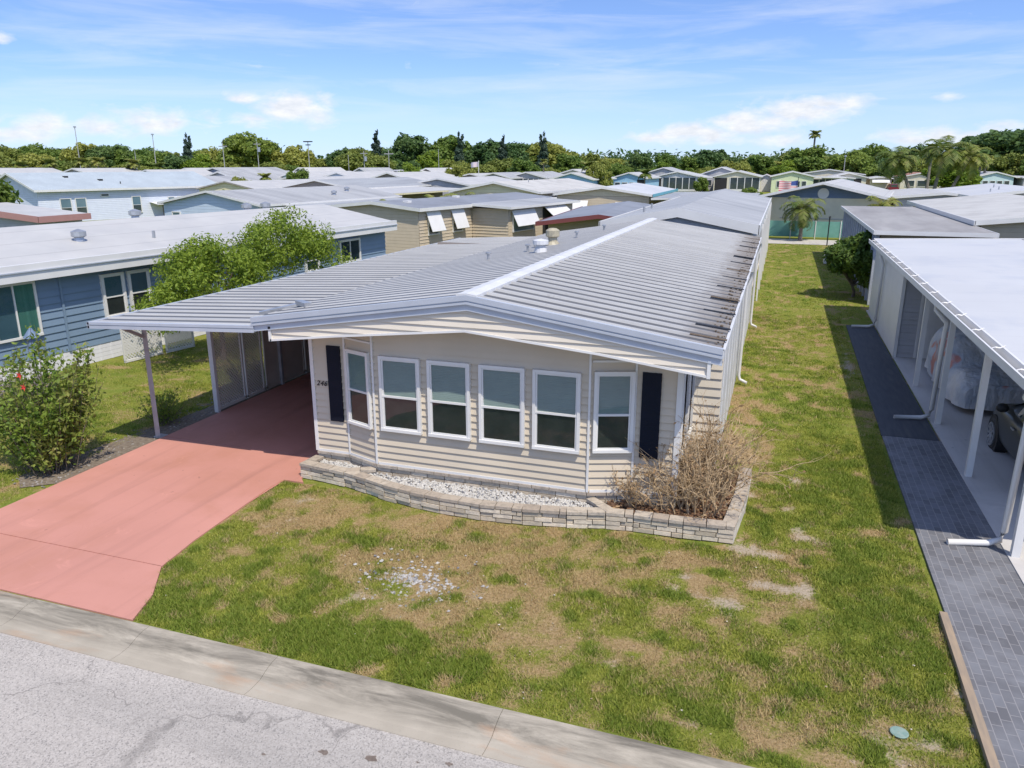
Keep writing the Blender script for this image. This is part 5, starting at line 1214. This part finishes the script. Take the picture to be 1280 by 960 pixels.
palm('left one of three tall leaning palms', 13.9, 97.5, 6.0, 0, 1.45, (-2.2,0), .22); palm('middle one of three tall leaning palms', 15.6, 97.8, 6.9, 0, 1.55, (.8,.5), .22); palm('right one of three tall leaning palms', 17.0, 98.4, 6.2, 0, 1.35, (1.9,0), .2)
palm('small palm left of the tan home', -30.4, 55.5, 2.2, 1, 1.0); palm('low palm close behind the tan home roof', -27.2, 56.8, 1.9, 1, .9)
for i, (x, y) in enumerate([(-26.0,57.5),(-24.2,57.9),(-22.6,58.6)]): palm(['left','middle','right'][i]+' palm of the leafy clump behind the tan home', x, y, 2.4+.2*(i % 2), 1, 1.15)
palm('palm before the white gable left of the slim lamp', -74.1, 101.5, 3.6, 2, 1.2); palm('squat palm beside the shingle house ridge', -94, 99, 3.4, 2, 1.3)
for i, (x, y, h, s) in enumerate([(-130.7,113.8,5.6,1.5),(-125,115.8,5.8,1.6),(-122.1,116.7,6.0,1.4),(-115.9,118.9,5.6,1.5),(-111,120,5.0,1.4),(-136,112,5.2,1.4)]):
    palm(['second','third','fourth','fifth','sixth','first'][i]+' palm from the left in the row behind the shingle house', x, y, h, 2, s*1.1)
palm('dark palm with ball crown right of the three leaning palms', 25.7, 167.4, 8.3, 2, 1.7, r0=.3); palm('leggy palm against the sky above the far right trees', 6.8, 229.6, 13.2, 2, 1.8, r0=.3)
palm('thin tan-trunked palm above the sky blue far home', -44.5, 149, 6.0, 2, .9, r0=.12); palm('palm beside the silvery tree before the blue-walled home', -33.0, 138.0, 5.2, 2, 1.5); palm('bushy palm right of the blue-walled far home', -23.2, 140.0, 3.9, 2, 1.5)
palm('stout palm left of the pale aqua far home', 37.0, 182, 6.0, 2, 1.7, r0=.3); palm('stout palm close left of the dark far right trees', 39.6, 190, 6.4, 2, 1.6, r0=.3)

# broadleaf prototypes for the tree line (10 m tall)
def proto(kind, seed):
    if kind == 'pine':
        bl = [(random.Random(seed+k).uniform(-.5,.5), random.Random(seed*3+k).uniform(-.5,.5), 2.2+k*.62, 2.1*(1-k/13.5), 2.1*(1-k/13.5), .62) for k in range(13)]; n, s = 4200, .28
    elif kind == 'wide': bl = lumps(0,0,5.6,5.2,5.2,4.2,34,.30,seed); n, s = 9000, .36
    elif kind == 'tall': bl = lumps(0,0,5.6,3.7,3.7,4.3,30,.32,seed); n, s = 7500, .36
    else: bl = lumps(0,0,5.0,4.6,4.6,4.9,36,.28,seed,bottom=-.8); n, s = 9000, .36
    cr = leaf_mesh('crown', bl, n, s, seed, gap=.42, gscale=.55, aspect=.55, shell=.5)
    mb = limbs(MB(), (0,0,0), (0,0,5), .28, [(b[0],b[1],b[2]) for b in bl[1:9]], seed); tm = bpy.data.meshes.new('trunk'); tm.from_pydata(mb.v, [], mb.f); tm.materials.append(W['trunk'])
    return cr, tm
PT = {}
for i, (kd, mt) in enumerate([('wide','lf_far1'),('wide','lf_far2'),('tall','lf_far2'),('bushy','lf_far3'),('bushy','lf_far1'),('tall','lf_far1'),('pine','lf_pine'),('bushy','lf_bright'),('bushy','lf_far2'),('wide','lf_far3')]):
    cr, tm = proto(kd, 40+i); cr.materials.append(W[mt]); PT[i] = (cr, tm)
def far_tree(label, x, y, h, k, wsc=1., name='tree', group='trees of the far tree line'):
    e = empty(name, (x,y,0), (x*7.3+y) % 6.28); tag(e, label, 'tree', group); s = h/10.
    for nm, me in zip(('crown','trunk'), PT[k]):
        o = bpy.data.objects.new(nm, me); COL.objects.link(o); o.parent = e; o.scale = (s*wsc, s*wsc, s)
ORD = ['first','second','third','fourth','fifth','sixth','seventh','eighth','ninth','tenth','eleventh','twelfth']
SKY = [(-210.7,170.9,11.8,9),(-203.4,173.5,10.7,1),(-196.8,175.7,11.1,8),(-190.3,177.9,11.1,3),(-182.8,180.5,13.7,0),(-178.6,182.0,9.6,8),(-173.0,183.9,10.9,1),(-167.3,185.8,9.8,3),(-159.1,188.6,9.8,8),
 (-153.4,190.6,12.4,9),(-145.8,193.2,12.8,1),(-139.5,195.3,10.2,8),(-134.1,197.2,10.7,3),(-128.8,199.0,8.7,9),(-120.0,202.0,10.2,4),(-114.6,203.9,10.7,9),(-108.0,206.1,11.5,8),(-102.2,208.1,12.8,4),(-96.1,210.2,12.2,0),(-90.7,212.0,12.0,2),
 (-85.3,213.9,12.4,5),(-80.6,215.5,12.4,4),(-74.5,217.6,12.2,0),(-70.2,219.1,11.1,1),(-63.7,221.3,11.8,9),(-58.9,222.9,10.7,8),(-53.9,224.7,8.5,3),(-47.4,226.9,8.9,9),(-39.8,229.5,8.9,4),(-32.2,232.1,8.2,2),
 (-25.7,234.3,8.7,8),(-20.3,236.2,9.6,5),(-14.9,238.0,9.6,0),(-9.3,239.9,8.0,3),(-4.0,241.7,8.9,4),(3.5,244.3,10.2,9),(11.2,246.9,8.9,5),(16.5,248.8,9.6,8),(23.0,251.0,10.0,1),(29.4,253.2,10.4,8),(36.0,255.4,10.2,4),
 (44.8,258.4,9.3,3),(51.8,260.9,12.8,5),(59.3,263.4,15.9,0),(64.3,265.1,15.4,4)]
cn = {0:'broad dark green',1:'broad mid green',2:'tall mid green',3:'olive green bushy',4:'dense dark green',5:'tall dark green',8:'dense mid green',9:'broad olive green'}
segs = [(0,9,'left of the tall pine'),(9,19,'right of the tall pine'),(19,30,'behind the middle far homes'),(30,41,'behind the right far homes'),(41,45,'at the right edge')]
for a, b, ph in segs:
    for i in range(a, b):
        x, y, h, k = SKY[i]; far_tree('%s treeline tree, %s in the stretch %s' % (cn[k], ORD[i-a], ph), x, y, h*(.97+.12*math.sin(i*2.7)), k, 1.15 if k not in (2,5) else 1.3)
# second, lower row in front
r = random.Random(12); i = 0
kinds = [3,8,9,7,3,8,4,9,3,1]
rowb = []
for px in range(0, 46):
    a = Rd(18.93) + math.atan((640-(-10+px*29))/998.); D = r.uniform(186, 206); D = D/math.cos(a-Rd(18.93))
    rowb.append((-math.sin(a)*D, math.cos(a)*D))
segb = [(0,10,'below the left trees'),(10,20,'below the trees right of the tall pine'),(20,30,'above the middle far homes'),(30,38,'above the right far homes'),(38,46,'above the homes at the right edge')]
for a, b, ph in segb:
    for i in range(a, b):
        x, y = rowb[i]; k = kinds[(i*7) % 10]; hh = r.choice([4.2, 5.2, 6.2, 7.2, 8.4, 9.2])*r.uniform(.9, 1.1)
        far_tree('%s tree, %s in low row %s' % (cn.get(k, 'bright green').replace('broad ','').replace('dense ',''), ORD[i-a], ph), x, y, hh, k, 1.35, group='lower trees before the far tree line')
for lab, x, y, h, k in [('tall dark pine standing above the left trees',-151.7,175.3,13.4,6),('narrow spire tree above the trees left of centre',-103.9,191.7,14.2,6),('tall pointed pine above the dark centre trees',-82.8,198.9,13.8,6),('small pointed treetop right of the pointed pine',-71.9,202.6,12.9,6),('greyish pine above the olive trees right of centre',-61.8,206.1,13.8,6)]:
    far_tree(lab, x, y, h, k, .75, 'pine_tree', None)
for lab, x, y, h, k, w in [('bright rounded tree left of the magenta bush',-62.4,126.6,5.6,7,.55),('round yellow-green tree behind the awning home',-58.9,141.0,5.8,3,.65),('silvery grey tree by the blue-walled far home',-30.7,137.5,6.6,3,.5),('long green hedge-like bush before the slim lamp',-63.8,94.4,5.0,8,.6),
    ('bushy shrub behind the dark porch roofs',-70.1,90.5,4.2,3,.5),('round hedge bush right of the screened porch home',-15.4,160,3.2,8,.6),('low bush poking up behind the white-roofed home',-4.1,112,2.6,8,.8),('dark shrub beside the pale yellow gable',-47.5,58.5,3.4,8,.35),('big dark oak at the right edge before the others',58.0,236,15.5,0,1.1),
    ('leafy shrub left of the pale aqua far home',35.5,180,2.8,7,.9),('round bright tree above the white shed',0.,196,6.2,7,.8),('tree clump right of the three leaning palms',30.5,172,6.4,7,1.0)]:
    far_tree(lab, x, y, h, k, w*1.6, 'tree', None)
e = empty('magenta_bush', (-55.1,118.5,0)); tag(e, 'magenta flowering bush before the tall white-roofed far home', 'bush'); link('foliage', leaf_mesh('foliage', lumps(0,0,1.6,1.4,1.,1.2,12,.4,6), 1500, .2, 6), W['lf_pinkfl'], e)
# distant wood behind
bl = []; r = random.Random(8)
for i in range(190):
    a = Rd(18.93)+Rd(40)-Rd(80)*i/119.; D = r.uniform(285, 310); bl.append((-math.sin(a)*D, math.cos(a)*D, r.uniform(2.5,5), 9, 9, r.uniform(4.5,6.5)))
tag(link('far_wood', leaf_mesh('far_wood', bl, 60000, .9, 4, gap=.4, gscale=.2), W['lf_far1']), 'distant dark green wood closing the horizon', 'wood', kind='stuff')

# ------------------------------------------------------------------ camera, light, sky
cd = bpy.data.cameras.new('camera'); cam = bpy.data.objects.new('camera', cd); COL.objects.link(cam); scene.camera = cam
cam.location = (0,0,5.6); cam.rotation_euler = (Rd(90-15.986), 0, Rd(18.90)); cd.sensor_width = 36; cd.lens = 27.0; cd.clip_end = 5000; cd.clip_start = .1
SD = Vector((.45,-.42,1.)).normalized()
sl = bpy.data.lights.new('sun', 'SUN'); so = bpy.data.objects.new('sun', sl); COL.objects.link(so)
sl.energy = 3.7; sl.angle = Rd(.55); sl.color = (1,.925,.80); so.rotation_euler = SD.to_track_quat('Z', 'Y').to_euler()
el = math.asin(SD.z); az = math.atan2(SD.x, SD.y)
w = bpy.data.worlds.new('World'); scene.world = w; w.use_nodes = True; t = w.node_tree; t.nodes.clear()
out = t.nodes.new('ShaderNodeOutputWorld'); bg = t.nodes.new('ShaderNodeBackground'); t.links.new(bg.outputs[0], out.inputs[0]); bg.inputs[1].default_value = .13
tc = t.nodes.new('ShaderNodeTexCoord'); dirv = tc.outputs['Generated']
sx = N(t, 'ShaderNodeSeparateXYZ'); t.links.new(dirv, sx.inputs[0])
cmb = N(t, 'ShaderNodeCombineXYZ'); t.links.new(sx.outputs[0], cmb.inputs[0]); t.links.new(sx.outputs[1], cmb.inputs[1]); t.links.new(math_n(t, 'ADD', math_n(t, 'MULTIPLY', sx.outputs[2], 1.5), .05), cmb.inputs[2])
nrm = N(t, 'ShaderNodeVectorMath', operation='NORMALIZE'); t.links.new(cmb.outputs[0], nrm.inputs[0])
sk = N(t, 'ShaderNodeTexSky', sky_type='NISHITA'); sk.sun_disc = False; sk.sun_elevation = el; sk.sun_rotation = az; sk.air_density = 1.1; sk.dust_density = .6; sk.ozone_density = 1.6; sk.altitude = 0
t.links.new(nrm.outputs[0], sk.inputs[0])
azm = math_n(t, 'ARCTAN2', math_n(t, 'MULTIPLY', sx.outputs[0], -1.), sx.outputs[1])
elv = math_n(t, 'ARCSINE', sx.outputs[2])
ae = N(t, 'ShaderNodeCombineXYZ'); t.links.new(azm, ae.inputs[0]); t.links.new(elv, ae.inputs[1])
def cnoise(scale, st, det=8, rough=.6, dist=0., off=0.):
    mp = N(t, 'ShaderNodeMapping'); mp.inputs['Scale'].default_value = st; mp.inputs['Location'].default_value = (off, off, 0); t.links.new(ae.outputs[0], mp.inputs[0])
    return noise_n(t, mp.outputs[0], scale, det, rough, dist)
puff = cnoise(26, (1,2.2,1), 9, .58, .3)
total = None
def cloud(px, py, wx, wy, gain=1.):
    """soft bank of cumulus: centre and half size given as angles in degrees (azimuth from +Y to the left, elevation)"""
    global total
    a = math_n(t, 'DIVIDE', math_n(t, 'SUBTRACT', azm, Rd(px)), Rd(wx)); b = math_n(t, 'DIVIDE', math_n(t, 'SUBTRACT', elv, Rd(py)), Rd(wy))
    d = math_n(t, 'ADD', math_n(t, 'MULTIPLY', a, a), math_n(t, 'MULTIPLY', b, b)); g = math_n(t, 'MULTIPLY', math_n(t, 'EXPONENT', math_n(t, 'MULTIPLY', d, -1.)), gain)
    total = g if total is None else math_n(t, 'MAXIMUM', total, g)
cloud(34.03,3.50,3.30,1.08,0.95)
cloud(36.41,2.95,1.98,0.72,0.7)
cloud(37.07,4.14,1.85,0.43,0.7)
cloud(48.74,2.12,3.30,1.01,0.8)
cloud(42.85,2.63,3.63,0.94,0.8)
cloud(45.88,2.28,2.97,0.86,0.75)
cloud(50.47,1.72,2.64,0.72,0.8)
cloud(-0.59,3.42,3.63,0.94,0.95)
cloud(-2.76,3.86,2.97,0.65,0.8)
cloud(2.39,2.61,3.96,0.94,0.9)
cloud(6.06,2.07,3.96,0.86,0.9)
cloud(8.77,1.77,2.64,0.58,0.8)
cloud(1.27,1.56,3.96,0.58,0.75)
cloud(-8.84,1.59,3.30,0.65,0.85)
cloud(-12.19,2.19,1.65,0.50,0.8)
cloud(-7.46,1.81,2.31,0.58,0.7)
cloud(50.33,7.13,0.79,0.36,0.8)
cloud(-9.17,4.03,1.45,0.29,0.6)
cum = ramp(t, math_n(t, 'ADD', total, math_n(t, 'MULTIPLY', math_n(t, 'SUBTRACT', puff, .5), 1.5)), .28, .85)
st1 = cnoise(4.5, (1,7,1), 8, .6, .6, 3.)
# long thin streaks, slightly inclined
rot = N(t, 'ShaderNodeMapping'); rot.inputs['Rotation'].default_value = (0,0,Rd(-9)); rot.inputs['Scale'].default_value = (1.2,11,1); t.links.new(ae.outputs[0], rot.inputs[0])
st2 = noise_n(t, rot.outputs[0], 3.2, 9, .6, .5)
cir = math_n(t, 'MULTIPLY', ramp(t, st2, .44, .80), ramp(t, elv, Rd(1), Rd(5)))
cirm = math_n(t, 'MULTIPLY', cir, .5)
haze = math_n(t, 'MULTIPLY', ramp(t, elv, Rd(6.5), Rd(-.5)), .62)
cum = math_n(t, 'MULTIPLY', cum, .92)
base = mixc(t, 1., sk.outputs[0], (.90,1.02,1.32), 'MULTIPLY')
base = mixc(t, haze, base, (3.9,4.6,5.8))
cc = mixc(t, cirm, base, (5.9,6.1,6.6)); 
shade = ramp(t, cnoise(40, (1,2.5,1), 6, .6, 0, 1.), .35, .65)
cc = mixc(t, cum, cc, mixc(t, shade, (6.4,6.4,6.5), (5.1,5.3,5.7)))
t.links.new(cc, bg.inputs[0])
vs_ = scene.view_settings; vs_.view_transform = 'Standard'; vs_.look = 'None'; vs_.gamma = 1; vs_.exposure = 0.3; vs_.use_curve_mapping = False
scene.render.engine = 'CYCLES'
